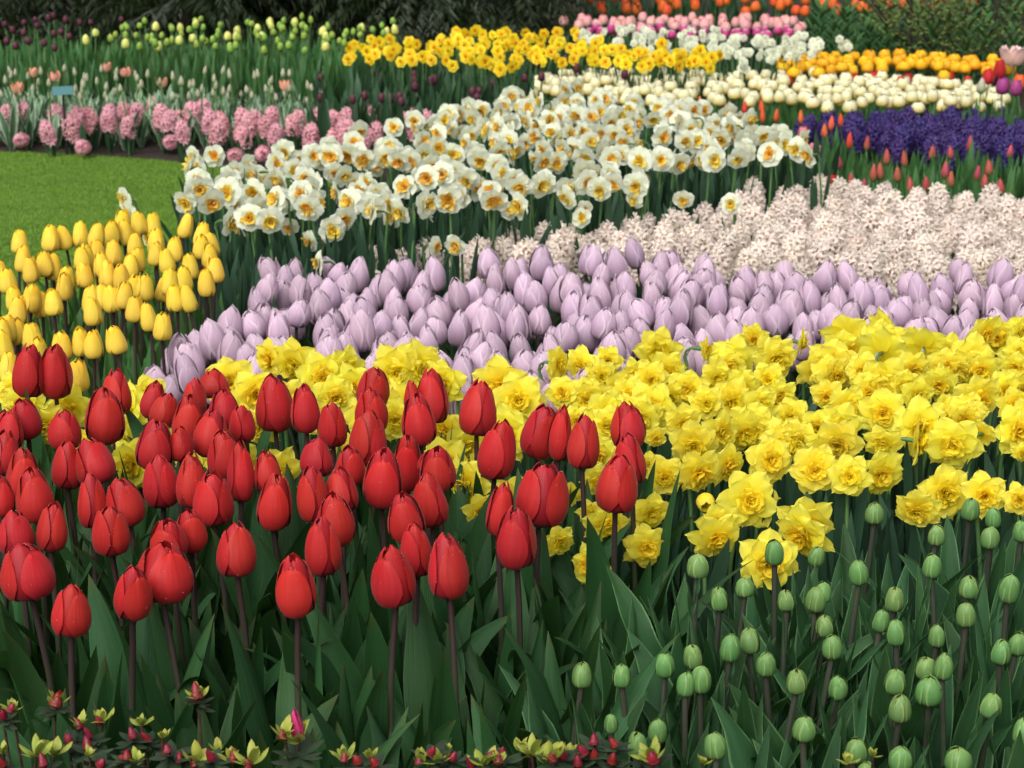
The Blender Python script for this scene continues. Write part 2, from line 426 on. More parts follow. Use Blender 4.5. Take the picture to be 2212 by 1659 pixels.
def add_drops(g, P, n, rr, mat, s=0.0055):
    nv, nu = P.shape[:2]
    c = P.reshape(-1, 3).mean(axis=0) * np.array([0, 0, 1])
    for _ in range(n):
        if rr.random() < 0.55:
            j, i = rr.randrange(nv // 3, nv), rr.choice((0, nu - 1))
        else:
            j, i = rr.randrange(2, nv), rr.randrange(nu)
        p = P[j, i]
        d = p - np.array([0, 0, p[2]])
        l = np.linalg.norm(d) or 1
        g.drop(p + d / l * s * 0.5, s * rr.uniform(0.6, 1.2), mat)


def red_set(seed, opened=0.0):
    """(inner bloom mesh, three outer petal meshes), unit width and height"""
    rr = random.Random(seed)
    g = Geo()
    ph0 = rr.uniform(0, 2)
    for k in range(3):
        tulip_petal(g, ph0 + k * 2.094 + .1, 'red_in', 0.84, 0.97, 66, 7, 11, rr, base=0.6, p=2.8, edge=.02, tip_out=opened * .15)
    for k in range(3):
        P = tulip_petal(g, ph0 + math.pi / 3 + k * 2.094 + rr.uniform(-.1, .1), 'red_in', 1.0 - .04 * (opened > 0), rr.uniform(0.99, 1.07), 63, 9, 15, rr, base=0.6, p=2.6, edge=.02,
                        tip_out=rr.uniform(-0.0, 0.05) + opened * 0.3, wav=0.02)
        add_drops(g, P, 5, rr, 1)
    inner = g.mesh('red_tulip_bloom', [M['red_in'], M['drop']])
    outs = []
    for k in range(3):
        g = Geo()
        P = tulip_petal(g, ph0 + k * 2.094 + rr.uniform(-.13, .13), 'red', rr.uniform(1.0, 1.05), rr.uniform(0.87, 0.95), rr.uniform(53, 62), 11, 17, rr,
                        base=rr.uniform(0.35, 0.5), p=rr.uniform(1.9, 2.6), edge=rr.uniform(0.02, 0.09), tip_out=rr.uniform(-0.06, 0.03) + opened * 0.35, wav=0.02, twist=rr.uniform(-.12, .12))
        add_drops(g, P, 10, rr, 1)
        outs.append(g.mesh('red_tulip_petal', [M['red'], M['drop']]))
    return inner, outs


def tulip_bloom(name, prof, mat, seed, nu=7, nv=11, layers=((3, 0.94, 1.02, 62), (3, 1.0, 0.96, 60)), base=0.5, p=2.0, q=0.5, tip=(-.03, .05), wav=0.02, edge=0.05):
    rr = random.Random(seed)
    g = Geo()
    ph0 = rr.uniform(0, 6)
    for li, (n, rs, hs, wd, *own) in enumerate(layers):
        pp = own[0] if own else prof
        for k in range(n):
            tulip_petal(g, ph0 + li * math.pi / n + k * 2 * math.pi / n + rr.uniform(-.12, .12), pp, rs * rr.uniform(.96, 1.04), hs * rr.uniform(.94, 1.05), wd * rr.uniform(.92, 1.06),
                        nu, nv, rr, base=base, p=2.6 if own else p, q=.5 if own else q, edge=edge * rr.uniform(.3, 1.6), tip_out=rr.uniform(*tip) * (.4 if own else 1), wav=wav, twist=rr.uniform(-.12, .12))
    return g.mesh(name, mat)


def flat_petal(g, phi, L, Wd, r0, c0, c1, rr, nu=5, nv=8, ruffle=0.05, curl=0.12, p=2.2, basew=0.4, mat=0, z0=0.0, mucro=0.0):
    s = np.linspace(0, 1, nv)
    beta = np.radians(c0 + (c1 - c0) * s + rr.uniform(-6, 6))
    ds = L / (nv - 1)
    rho = r0 + np.concatenate([[0], np.cumsum(np.cos(beta[:-1]) * ds)])
    z = z0 + np.concatenate([[0], np.cumsum(np.sin(beta[:-1]) * ds)])
    sm = np.clip(s / 0.5, 0, 1)
    w = Wd * (basew + (1 - basew) * np.sin(sm * np.pi / 2)) * np.clip(1 - np.clip((s - 0.5) / 0.5, 0, 1) ** p, 0, 1) ** 0.55
    u = np.linspace(-1, 1, nu)
    U, S = np.meshgrid(u, s)
    a, b = rr.uniform(0, 6.28), rr.uniform(0, 6.28)
    tang = U * w[:, None]
    zz = z[:, None] + curl * w[:, None] * (U ** 2) * rr.uniform(-1, 1.2) + ruffle * L * S * np.sin(4.2 * U + a + 2 * S) * 0.7 + 0.3 * ruffle * L * np.sin(9 * S + b) * U
    rr_ = rho[:, None] + mucro * L * np.exp(-(U / 0.4) ** 2) * (S > 0.99)
    x = rr_ * math.cos(phi) - tang * math.sin(phi)
    y = rr_ * math.sin(phi) + tang * math.cos(phi)
    g.grid(np.stack([x, y, zz], axis=2), mat)


def double_daffodil(seed):
    """radius-1 double daffodil facing +Z: (perianth mesh, ruffled centre mesh)"""
    rr = random.Random(seed)
    g = Geo()
    for k in range(6):
        flat_petal(g, k * math.pi / 3 + rr.uniform(-.15, .15), rr.uniform(.92, 1.04), rr.uniform(.37, .45), .06, 2 + rr.uniform(-8, 8), -12 + rr.uniform(-18, 8), rr, 7, 9, .05, .2, 1.55, .5, mucro=.08)
    for k in range(6):
        flat_petal(g, (k + .5) * math.pi / 3 + rr.uniform(-.2, .2), rr.uniform(.72, .86), rr.uniform(.36, .44), .06, 15 + rr.uniform(-8, 10), -2 + rr.uniform(-15, 12), rr, 7, 8, .07, .25, 1.9, .5, z0=.06, mucro=.05)
    per = g.mesh('yellow_daffodil_perianth', M['double'])
    g = Geo()
    n = 0
    for ring, (cnt, L, w, c0, c1, z0) in enumerate(((7, .52, .24, 34, 10, .10), (7, .46, .23, 56, 35, .13), (6, .38, .18, 72, 65, .15), (4, .28, .13, 86, 110, .16))):
        for k in range(cnt):
            flat_petal(g, (k + .5 * ring) * 2 * math.pi / cnt + rr.uniform(-.3, .3), L * rr.uniform(.75, 1.12), w * rr.uniform(.8, 1.25), .05, c0 + rr.uniform(-14, 14), c1 + rr.uniform(-30, 30), rr,
                       5, 6, .16, .5, 2.4, .4, z0=z0)
    return per, g.mesh('yellow_daffodil_corona', M['double_c'])


def white_daffodil(seed):
    rr = random.Random(seed)
    g = Geo()
    for k in range(6):
        flat_petal(g, k * math.pi / 3 + rr.uniform(-.12, .12), rr.uniform(.84, .96), rr.uniform(.40, .46), .05, 8 + rr.uniform(-8, 10), -6 + rr.uniform(-18, 12), rr, 5, 7, .06, .25, 2.6, .5)
    for k in range(6):
        flat_petal(g, (k + .5) * math.pi / 3 + rr.uniform(-.3, .3), rr.uniform(.44, .62), rr.uniform(.20, .28), .05, 34 + rr.uniform(-10, 10), 12 + rr.uniform(-15, 15), rr, 5, 5, .1, .3, 2.4, .5, z0=.06)
    per = g.mesh('white_daffodil_perianth', M['white'])
    g = Geo()
    for ring, (cnt, L, w, c0, z0) in enumerate(((7, .60, .22, 34, .09), (6, .48, .20, 58, .12), (4, .30, .15, 85, .13))):
        for k in range(cnt):
            flat_petal(g, (k + .5 * ring) * 2 * math.pi / cnt + rr.uniform(-.35, .35), L * rr.uniform(.5, 1.2), w * rr.uniform(.7, 1.2), .03, c0 + rr.uniform(-12, 12), c0 + rr.uniform(-25, 30), rr,
                       5, 5, .18, .4, 2.6, .5, z0=z0)
    return per, g.mesh('white_daffodil_corona', M['orange_c'])


def small_daffodil(name, seed, m1, m2, heads=1):
    rr = random.Random(seed)
    g = Geo()
    for k in range(6):
        flat_petal(g, k * math.pi / 3 + rr.uniform(-.1, .1), .9, .42, .05, 8, -10 + rr.uniform(-12, 12), rr, 3, 5, .05, .2, 2.4, .5)
    for k in range(6):
        flat_petal(g, (k + .5) * math.pi / 3, .55, .26, .05, 40, 20, rr, 3, 4, .1, .2, 2.4, .5, z0=.04)
    for k in range(5):
        flat_petal(g, k * 1.257 + rr.random(), .34, .17, .02, 70, 60, rr, 3, 4, .15, .2, 2.4, .5, mat=1, z0=.08)
    return g.mesh(name, [m1, m2])


def hyacinth(name, seed, mat, L=0.11, Rr=0.030, n=58, fl=0.016):
    """flower spike of many six-pointed recurved florets, base at z=0"""
    rr = random.Random(seed)
    g = Geo()
    g.tube([(0, 0, L * t) for t in (.02, .08, .3, .6, .85, .98)], [Rr * q for q in (.12, .38, .46, .42, .28, .06)], 8)
    g.uv = [(.5, 0.05)] * len(g.uv)  # core takes the darker base tone: shade between florets put into the colour
    for k in range(n):
        f = (k + .5) / n
        z = L * (0.06 + 0.92 * f) + rr.uniform(-.003, .003)
        a = k * 2.39996 + rr.uniform(-.25, .25)
        prof = math.sin(min(1, (f * .9 + .16)) * math.pi) ** .45 if f > .35 else 0.92
        prof = max(.25, 1 - max(0, (f - .55) / .45) ** 2 * .75) * (0.86 + .14 * min(1, f / .2))
        pitch = R(-8 + 55 * max(0, (f - .55) / .45) ** 1.3 + rr.uniform(-15, 15))
        d = Vector((math.cos(a) * math.cos(pitch), math.sin(a) * math.cos(pitch), math.sin(pitch)))
        s1 = d.orthogonal().normalized()
        s2 = d.cross(s1)
        c = Vector((math.cos(a), math.sin(a), 0)) * (Rr * prof * .66 * rr.uniform(.8, 1.22)) + Vector((0, 0, z))
        sz = fl * rr.uniform(.85, 1.15) * (0.75 + .25 * prof)
        rot = rr.uniform(0, 1)
        for j in range(6):
            b = rot + j * math.pi / 3
            e = s1 * math.cos(b) + s2 * math.sin(b)
            t = d.cross(e)
            rows = []
            for (rd, up, w) in ((.08, -.5, .10), (.20, .30, .16), (.62, .58, .20), (1.12, .50, .04)):
                p = c + (e * rd + d * up) * sz
                rows.append([tuple(p - t * w * sz), tuple(p + t * w * sz)])
            g.grid(np.array(rows))
    return g.mesh(name, mat, smooth=False)


def leaf_geo(g, L, Wd, arch0, arch1, rr, fold=0.35, wave=0.0, nu=5, nv=12, tw=0.0, tip=1.5, basew=0.35, wk=16, az=0.0, off=(0, 0), peak=0.4, side=0.0):
    s = np.linspace(0, 1, nv)
    al = np.radians(arch0 + (arch1 - arch0) * s ** 2.0)
    ds = L / (nv - 1)
    x = np.concatenate([[0], np.cumsum(np.sin(al[:-1]) * ds)])
    z = np.concatenate([[0], np.cumsum(np.cos(al[:-1]) * ds)])
    w = np.where(s < peak, basew + (1 - basew) * np.sin(np.clip(s / peak, 0, 1) * np.pi / 2), np.clip(1 - np.clip((s - peak) / (1 - peak), 0, 1) ** tip, 0, 1) ** 0.8)
    w = np.maximum(w, 0.0) * Wd
    u = np.linspace(-1, 1, nu)
    U, S = np.meshgrid(u, s)
    ph = rr.uniform(0, 6.28)
    ph2 = rr.uniform(0, 6.28)
    tws = tw * S
    lat = U * w[:, None]
    nor = -fold * np.abs(U) ** 1.4 * w[:, None] * (1 - .5 * S) + wave * w[:, None] * U ** 2 * np.sin(wk * S + ph + 1.5 * np.sign(U)) * np.sin(np.pi * np.clip(S * 1.05, 0, 1))
    lat2 = lat * np.cos(tws) - nor * np.sin(tws)
    nor2 = lat * np.sin(tws) + nor * np.cos(tws)
    A = al[:, None]
    X = x[:, None] + nor2 * np.cos(A) * -1
    Z = z[:, None] + nor2 * np.sin(A)
    Y = lat2 + side * L * S ** 2 + 0.01 * L * np.sin(5 * S + ph2)
    ca, sa = math.cos(az), math.sin(az)
    P = np.stack([X * ca - Y * sa + off[0], X * sa + Y * ca + off[1], Z], axis=2)
    g.grid(P)


def leaf_mesh(name, mat, seed, **kw):
    rr = random.Random(seed)
    g = Geo()
    leaf_geo(g, rr=rr, **kw)
    return g.mesh(name, mat)


def tuft_mesh(name, mat, seed, n, L, Wd, spread=(3, 18), arch=(8, 45), nv=6, nu=3, rad=0.012, **kw):
    rr = random.Random(seed)
    g = Geo()
    for k in range(n):
        a = k * 2.399 + rr.uniform(-.4, .4)
        leaf_geo(g, L * rr.uniform(.7, 1.1), Wd * rr.uniform(.8, 1.2), rr.uniform(*spread), rr.uniform(*arch), rr, nv=nv, nu=nu, az=a,
                 off=(math.cos(a) * rad * rr.random(), math.sin(a) * rad * rr.random()), tw=rr.uniform(-.6, .6), **kw)
    return g.mesh(name, mat)


def stem_mesh(name, mat, seed, bow=0.02, r0=0.0045, r1=0.0038, n=7, seg=9):
    """unit-height stem, ends on the axis"""
    rr = random.Random(seed)
    a = rr.uniform(0, 6.28)
    g = Geo()
    pts, rad = [], []
    for k in range(seg):
        t = k / (seg - 1)
        b = bow * math.sin(math.pi * t) * (1 + .3 * math.sin(5 * t + a))
        pts.append((math.cos(a) * b, math.sin(a) * b, t))
        rad.append(r0 + (r1 - r0) * t)
    g.tube(pts, rad, n)
    return g.mesh(name, mat)


def hook_stem(name, seed, r=0.0035, neck=0.036):
    """daffodil stem of height 1 (scaled in z) ending on the axis, and a neck mesh bending along -Y at full size"""
    rr = random.Random(seed)
    g = Geo()
    pts = [(0, 0, 0), (0, 0.004, 0.012), (0, 0.002, 0.024), (0, -0.008, 0.031), (0, -0.020, 0.032), (0, -neck, 0.030)]
    g.tube(pts, [r, r * .95, r * .8, r * .8, r * 1.25, r * 1.1], 6)
    g.mi = [0] * len(g.f)
    o = len(g.f)
    leaf_geo(g, 0.035, 0.005, 25, 60, rr, nv=5, nu=3, az=-math.pi / 2, off=(0.003, 0.004))
    for q in range(o, len(g.f)):
        g.mi[q] = 1
    for q in range(len(g.v) - 15, len(g.v)):
        x, y, z = g.v[q]
        g.v[q] = (x, y, z + 0.010)
    return g.mesh(name, [M['stem_g'], M['spathe']])


# ------------------------------------------------------------------ scene objects
REG = {}


def root(name, label, cat, loc, rot=(0, 0, 0), group=None):
    o = bpy.data.objects.new(name, None)
    o.empty_display_size = 0.02
    COL.objects.link(o)
    o.location = loc
    o.rotation_euler = rot
    if label:
        o['label'] = label
    o['category'] = cat
    if group:
        o['group'] = group
    return o


def part(name, me, parent, loc=(0, 0, 0), rot=(0, 0, 0), scale=(1, 1, 1), label=None):
    o = bpy.data.objects.new(name, me)
    COL.objects.link(o)
    o.parent = parent
    o.location = loc
    if isinstance(rot, Quaternion):
        o.rotation_mode = 'QUATERNION'
        o.rotation_quaternion = rot
    else:
        o.rotation_euler = rot
    o.scale = scale
    if label:
        o['label'] = label
    return o


def solid(name, me, kind=None, label=None, cat=None):
    o = bpy.data.objects.new(name, me)
    COL.objects.link(o)
    if kind:
        o['kind'] = kind
    if label:
        o['label'] = label
    if cat:
        o['category'] = cat
    return o


def reg(kind, o, P, adj='', note=None):
    x, y = proj(P)
    REG.setdefault(kind, []).append([o, x, y, adj, note])


def lean_base(P, lx, ly):
    """root position so that a stem of length L leaning by (lx, ly) degrees reaches P"""
    rot = Euler((R(lx), R(ly), 0))
    d = rot.to_matrix() @ Vector((0, 0, 1))
    L = P.z / d.z
    return P - d * L, rot, L


SCAT = rng
# ------------------------------------------------------------------ setting: ground, lawn
g = Geo()
g.grid(np.array([[(-150, -20, 0), (150, -20, 0)], [(-150, 300, 0), (150, 300, 0)]], dtype=float))
ground = solid('ground', g.mesh('ground', M['soil']), 'structure', 'dark brown garden soil between the flower beds', 'ground')

lawn_edge = [(-140, 318), (0, 330), (150, 334), (300, 345), (450, 358), (600, 374), (760, 392)]
far_pts = [at(x, y, 0)[0] for x, y in lawn_edge]
near_pts = [at(x, 880, 0)[0] for x in (-420, -250, -80, 80, 200, 320, 430)]
far_pts = [Vector((-9, far_pts[0].y + .6, 0))] + far_pts
near_pts = [Vector((-9, near_pts[0].y, 0))] + near_pts
nseg = 24
rows = []
for j in range(nseg + 1):
    t = j / nseg
    rows.append([tuple(a.lerp(b, t) + Vector((0, 0, 0.004 + 0.02 * math.sin(math.pi * t)))) for a, b in zip(near_pts, far_pts)])
g = Geo()
g.grid(np.array(rows))
lawn = solid('lawn', g.mesh('lawn', M['lawn']), 'structure', 'bright green mown lawn curving round the flower beds', 'lawn')
g = Geo()
rr = random.Random(3)
vv, ff, uu = g.v, g.f, g.uv
for k in range(130000):
    t = rr.random()
    u = rr.random()
    fi = 1 + u * (len(far_pts) - 2)
    i = int(fi)
    fr = fi - i
    i2 = min(i + 1, len(far_pts) - 1)
    p = near_pts[i].lerp(near_pts[i2], fr).lerp(far_pts[i].lerp(far_pts[i2], fr), t)
    if p.x < -3.2:
        continue
    z = 0.004 + 0.02 * math.sin(math.pi * t)
    h = rr.uniform(.006, .013)
    a = rr.uniform(0, 6.28)
    w = rr.uniform(.0012, .0022)
    lx, ly = rr.gauss(0, .004), rr.gauss(0, .004)
    o = len(vv)
    vv += [(p.x - w * math.cos(a), p.y - w * math.sin(a), z), (p.x + w * math.cos(a), p.y + w * math.sin(a), z), (p.x + lx, p.y + ly, z + h)]
    c = min(1, max(0, rr.random() * .4 + .16 * (math.sin(p.x * 2.3 + 1) + math.sin(p.y * 3.1 + p.x) + .6 * math.sin(p.x * 7.1 - p.y * 5.3))))
    uu += [(c, c), (c, c), (c, .6 + .4 * rr.random())]
    ff.append((o, o + 1, o + 2))
    g.mi.append(0)
grass = solid('grass', g.mesh('grass', M['grass'], smooth=False), 'stuff', 'short mown grass blades covering the lawn', 'grass')

# ------------------------------------------------------------------ prototypes
RED = [red_set(100 + k, (0, 0, .06, 0, .14, .03, .22)[k]) for k in range(7)] + [red_set(140, 0.35)]
RED_OPEN = 7
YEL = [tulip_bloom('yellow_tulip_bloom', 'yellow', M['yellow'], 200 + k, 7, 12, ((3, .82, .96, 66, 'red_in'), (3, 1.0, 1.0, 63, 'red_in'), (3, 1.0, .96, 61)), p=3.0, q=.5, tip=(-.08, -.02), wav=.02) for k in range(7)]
LIL = [tulip_bloom('lilac_tulip_bloom', 'lilac', M['lilac'], 300 + k, 9, 12, ((3, .82, 1.0, 66, 'lilac_in'), (3, .96, 1.03, 63, 'lilac_in'), (3, 1.0, .95, 60)), p=1.5, q=.7, tip=(-.06, .05) if k % 4 else (.05, .35), wav=.04, edge=.05) for k in range(12)]
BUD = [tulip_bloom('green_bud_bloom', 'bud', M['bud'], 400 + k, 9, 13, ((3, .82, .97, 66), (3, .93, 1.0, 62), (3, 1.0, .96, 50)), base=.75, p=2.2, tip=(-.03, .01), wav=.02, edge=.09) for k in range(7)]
DBL = [double_daffodil(500 + k) for k in range(7)]
WHT = [white_daffodil(600 + k) for k in range(7)]
LEAF = [leaf_mesh('tulip_leaf', M['leaf'], 700 + k, L=1.0, Wd=w * .74, arch0=a0, arch1=a1, fold=.6, wave=wv * 2.2, nu=9, nv=18, tw=tw * 1.3, side=sd)
        for k, (w, a0, a1, wv, tw, sd) in enumerate(((.085, 4, 18, .10, .3, .03), (.11, 8, 40, .15, -.5, -.04), (.095, 3, 28, .2, .7, .06), (.12, 12, 75, .12, .2, -.03),
                                                     (.07, 2, 12, .05, -.3, .02), (.10, 10, 55, .25, -.8, .05), (.13, 6, 30, .10, .1, 0)))]
LEAFB = [leaf_mesh('wavy_leaf', M['leaf_bud'], 740 + k, L=1.0, Wd=w * .66, arch0=a0, arch1=a1, fold=.5, wave=wv * 1.7, nu=7, nv=20, tw=tw * 1.4, side=sd, wk=wk)
         for k, (w, a0, a1, wv, tw, sd, wk) in enumerate(((.09, 5, 20, .5, .4, .03, 15), (.12, 10, 50, .6, -.6, -.05, 18), (.10, 4, 30, .55, .9, .05, 14), (.11, 12, 70, .4, .3, -.03, 13),
                                                          (.075, 3, 15, .4, -.5, .02, 16), (.12, 8, 40, .65, -1.0, .06, 20), (.085, 6, 26, .3, .2, 0, 12)))]
LEAFY = [leaf_mesh('yellow_tulip_leaf', M['leaf_y'], 760 + k, L=1.0, Wd=w, arch0=3, arch1=a1, fold=.5, wave=.15, nu=5, nv=10, tw=tw) for k, (w, a1, tw) in enumerate(((.055, 14, .4), (.07, 28, -.6), (.05, 8, .2), (.065, 45, .8)))]
STRAP = [leaf_mesh('strap_leaf', M['strap'], 780 + k, L=1.0, Wd=w, arch0=a0, arch1=a1, fold=.25, wave=.05, nu=3, nv=10, tw=tw, basew=.8, tip=4, peak=.6)
         for k, (w, a0, a1, tw) in enumerate(((.028, 2, 10, .5), (.033, 5, 25, -.8), (.026, 1, 6, 1.0), (.03, 8, 45, .4), (.035, 4, 16, -.3)))]
HLEAF = [leaf_mesh('hyacinth_leaf', M['leaf_dk'], 800 + k, L=1.0, Wd=.10, arch0=8, arch1=a1, fold=.5, wave=.05, nu=5, nv=8, tip=3) for k, a1 in enumerate((25, 45, 15))]
ST_RED = [stem_mesh('red_tulip_stem', M['stem_red'], 820 + k, .010, .0048, .0040) for k in range(4)]
ST_DK = [stem_mesh('bud_stem', M['stem_dk'], 830 + k, .012, .0042, .0040) for k in range(4)]
ST_G = [stem_mesh('flower_stem', M['stem_g'], 840 + k, .015, .0040, .0036) for k in range(3)]
ST_Y = [stem_mesh('yellow_tulip_stem', M['stem_red'], 845 + k, .012, .0042, .0036) for k in range(3)]
NECK = hook_stem('daffodil_neck', 850)
CREAM = [hyacinth('cream_hyacinth_spike', 860 + k, M['cream_h'], n=40, fl=.0225, L=.122, Rr=.027) for k in range(5)]
PINK = [hyacinth('pink_hyacinth_spike', 870 + k, M['pink_h'], n=34, fl=.0225, L=.096, Rr=.032) for k in range(4)]
PURP = [hyacinth('violet_hyacinth_spike', 880 + k, M['purple_h'], n=36, fl=.0215, L=.10, Rr=.036) for k in range(4)]


def child_leaves(o, protos, n, L, rr, spread=0.012, name='leaf', wscale=1.0):
    a0 = rr.uniform(0, 6.28)
    for k in range(n):
        a = a0 + k * 2.2 + rr.uniform(-.5, .5)
        l = L * rr.uniform(.72, 1.06)
        part(name, rr.choice(protos), o, (math.cos(a) * spread * rr.random(), math.sin(a) * spread * rr.random(), 0), (0, 0, a), (l, l * wscale, l))


# ------------------------------------------------------------------ red tulips: (frame, x, top, bottom, width, lean, opened, note)
FR = {'A': (0, 725.8, .28128), 'B': (604.9, 725.8, .28128), 'C': (1123.3, 674.0, .28128), 'E': (0, 1192.4, .28128), 'D': (0, 0, 1.0)}
RED_LIST = [
    ('A', 200, 60, 485, 240, -3, 0, 'rear half of the twin red tulips overlapping highest beside the yellow tulips'),
    ('A', 420, 50, 490, 258, 2, 0, 'nearer of the twin red tulips standing highest beside the yellow tulips'),
    ('A', 890, 260, 620, 220, 4, 0, 'red tulip mostly hidden behind the one with widely parted outer petals'),
    ('A', 790, 385, 840, 300, 0, 0, 'red tulip with two parted outer petals, right below the yellow tulip bed'),
    ('A', 205, 465, 795, 235, 0, 0, 'rounded red tulip directly below the tall overlapping twin pair'), ('A', 70, 560, 890, 190, -4, 0, None), ('A', 500, 560, 880, 250, 0, 0, None),
    ('A', 10, 730, 1090, 240, 4, 0, None), ('A', 505, 805, 1185, 245, 0, 0, None), ('A', 745, 785, 1150, 300, -10, 0, None), ('A', 170, 860, 1280, 250, 3, 0, None),
    ('A', 280, 1000, 1440, 285, -2, 0, None), ('A', 1160, 335, 640, 190, 4, 0, 'slim red tulip in front of the single low lilac tulip'), ('A', 1235, 420, 700, 210, 6, 0, None), ('A', 1175, 640, 1040, 290, 4, 0, None),
    ('A', 1425, 440, 855, 250, -3, 0, None), ('A', 1490, 320, 620, 190, 0, 0, None), ('A', 1650, 255, 480, 220, 0, 0, None), ('A', 1720, 405, 720, 240, 0, 0, None),
    ('A', 1610, 570, 950, 270, 3, 0, None), ('A', 1855, 520, 820, 205, -3, 0, None), ('A', 1720, 715, 1110, 260, -5, 0, None),
    ('A', 2110, 295, 745, 285, 0, 0, 'large upright red tulip, front of the pair against the yellow daffodils'), ('A', 1395, 690, 965, 200, 0, 0, None), ('A', 1245, 905, 1330, 280, -2, 0, None),
    ('A', 1460, 900, 1340, 235, -3, 0, None), ('A', 1630, 1040, 1470, 300, 0, 0, None), ('A', 1850, 820, 1290, 210, 3, 0, None), ('A', 2060, 885, 1210, 210, -3, 0, None),
    ('A', 2085, 1040, 1500, 275, 0, 0, None), ('A', 715, 1060, 1490, 225, 3, 0, None), ('A', 975, 1080, 1470, 290, -3, 0, None), ('A', 840, 1280, 1690, 290, 0, 0, None),
    ('A', 120, 1345, 1690, 270, 0, 0, None), ('A', 380, 1280, 1670, 245, 3, 0, None), ('A', 20, 1070, 1400, 190, 0, 0, None), ('A', 1295, 1390, 1730, 290, -2, 0, None),
    ('A', 1460, 1310, 1660, 260, 0, 0, None), ('D', 510, 1128, 1250, 84, 0, 0, 'red tulip whose parted petals show a dark notch above a long bare stem'),
    ('D', 60, 1170, 1298, 112, -8, .4, 'broad loosely open red tulip at the outer edge of the bed, lowest but one there'), ('D', 190 + 470, 828, 938, 62, 0, 0, None), ('B', 700, 225, 560, 250, 0, 0, None), ('B', 700, 385, 750, 250, 0, 0, None),
    ('B', 405, 490, 860, 220, 0, 0, None), ('B', 660, 565, 1010, 290, -4, 0, None), ('B', 1175, 250, 690, 250, -3, 0, None), ('B', 1010, 345, 600, 120, 0, 0, None),
    ('B', 1080, 435, 860, 265, 2, 0, None), ('B', 1510, 340, 780, 290, 0, 0, 'tall rounded red tulip standing clear of others against yellow daffodils'), ('B', 1655, 625, 1110, 290, 0, 0, 'red tulip just below the tall rounded one that stands clear'),
    ('B', 1980, 515, 950, 290, 0, 0, None), ('B', 2140, 530, 970, 180, 0, 0, None), ('B', 280, 780, 1090, 250, 3, 0, None), ('B', 540, 830, 1150, 230, 0, 0, None),
    ('B', 785, 845, 1330, 305, 0, 0, 'plump red tulip in the thick of the bed, tip just opening'), ('B', 960, 735, 1200, 235, -3, 0, None), ('B', 1205, 835, 1200, 280, -3, 0, None), ('B', 1175, 1035, 1475, 265, 0, 0, None),
    ('B', 250, 990, 1440, 240, -3, 0, None), ('B', 485, 1010, 1370, 250, -2, 0, None), ('B', 425, 1195, 1630, 300, -4, 0, None), ('B', 330, 1370, 1850, 280, 2, 0, None),
    ('B', 985, 1190, 1590, 290, 2, 0, None), ('B', 1060, 1410, 1860, 255, 0, 0, None), ('B', 890, 1585, 2080, 335, -2, .15, 'red tulip with notched open top, lower of the two close to the bed centre'),
    ('B', 1300, 1520, 2040, 310, 0, 0, 'low red tulip beside the notched one, nearest the daffodils\' low edge'), ('B', 1670, 1115, 1550, 205, 3, 0, None),
    ('B', 1995, 955, 1470, 410, 0, 1, 'widest red tulip of the bed, its blunt petals opening at the top'), ('B', 1820, 1300, 1795, 300, 0, 0, 'red tulip overlapping the lower edge of the widest open one'),
    ('B', 1100, 890, 1050, 100, 0, 0, None), ('D', 642, 1195, 1335, 86, 2, 0, 'lowest lone red tulip above the pink-budded azalea sprig'), ('D', 285, 1215, 1340, 80, 0, 0, 'narrow low red tulip overlapped by the big leaning one'),
    ('D', 342, 1174, 1305, 126, -14, .3, 'big red tulip leaning hard over its narrow low neighbour'), ('D', 150, 1260, 1378, 82, 0, 0, 'small red tulip hanging lowest of all in the bed'),
    ('C', 475, 790, 1220, 240, -3, 0, 'red tulip with a pointed side lobe standing against daffodils'), ('C', 845, 685, 1060, 265, 3, 0, 'topmost of three red tulips stacked at the bed\'s daffodil end'),
    ('C', 865, 935, 1345, 235, -2, 0, 'middle of three red tulips stacked at the bed\'s daffodil end'), ('C', 740, 1080, 1550, 330, 2, .1, 'lowest and largest of three red tulips stacked at the bed\'s daffodil end'),
    ('D', 12, 885, 975, 66, 0, 0, None),
]
for i, (fr, x, top, bot, w, lean, opened, note) in enumerate(RED_LIST):
    ox, oy, s = FR[fr]
    cx, ty, by, wp = ox + x * s, oy + top * s, oy + bot * s, w * s
    z = 0.475 + rng.uniform(-.008, .008)
    P, pxm = at(cx, (ty + by) / 2, z)
    wm = wp / pxm
    hm = (by - ty) / pxm * 0.96
    lx = rng.uniform(-3, 3)
    base, rot, L = lean_base(P, lx, lean * .6 + rng.uniform(-2, 2))
    o = root('red_tulip', None, 'tulip', base, rot, 'red tulips with dark stems')
    Lb = L - hm / 2
    part('stem', rng.choice(ST_RED), o, (0, 0, 0), (0, 0, rng.uniform(0, 6)), (1, 1, Lb + .004))
    vi = RED_OPEN if opened >= .9 else rng.randrange(7)
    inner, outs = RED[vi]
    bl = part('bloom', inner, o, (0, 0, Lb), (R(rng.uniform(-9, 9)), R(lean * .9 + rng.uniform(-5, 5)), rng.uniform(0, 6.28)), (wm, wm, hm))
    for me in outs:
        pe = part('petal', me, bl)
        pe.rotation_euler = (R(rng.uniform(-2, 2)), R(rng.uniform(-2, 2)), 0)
    child_leaves(o, LEAF, 4, 0.45, rng, .012)
    reg('red_tulip', o, P, 'wide' if wp > 86 else ('slim' if wp < 62 else ''), note)

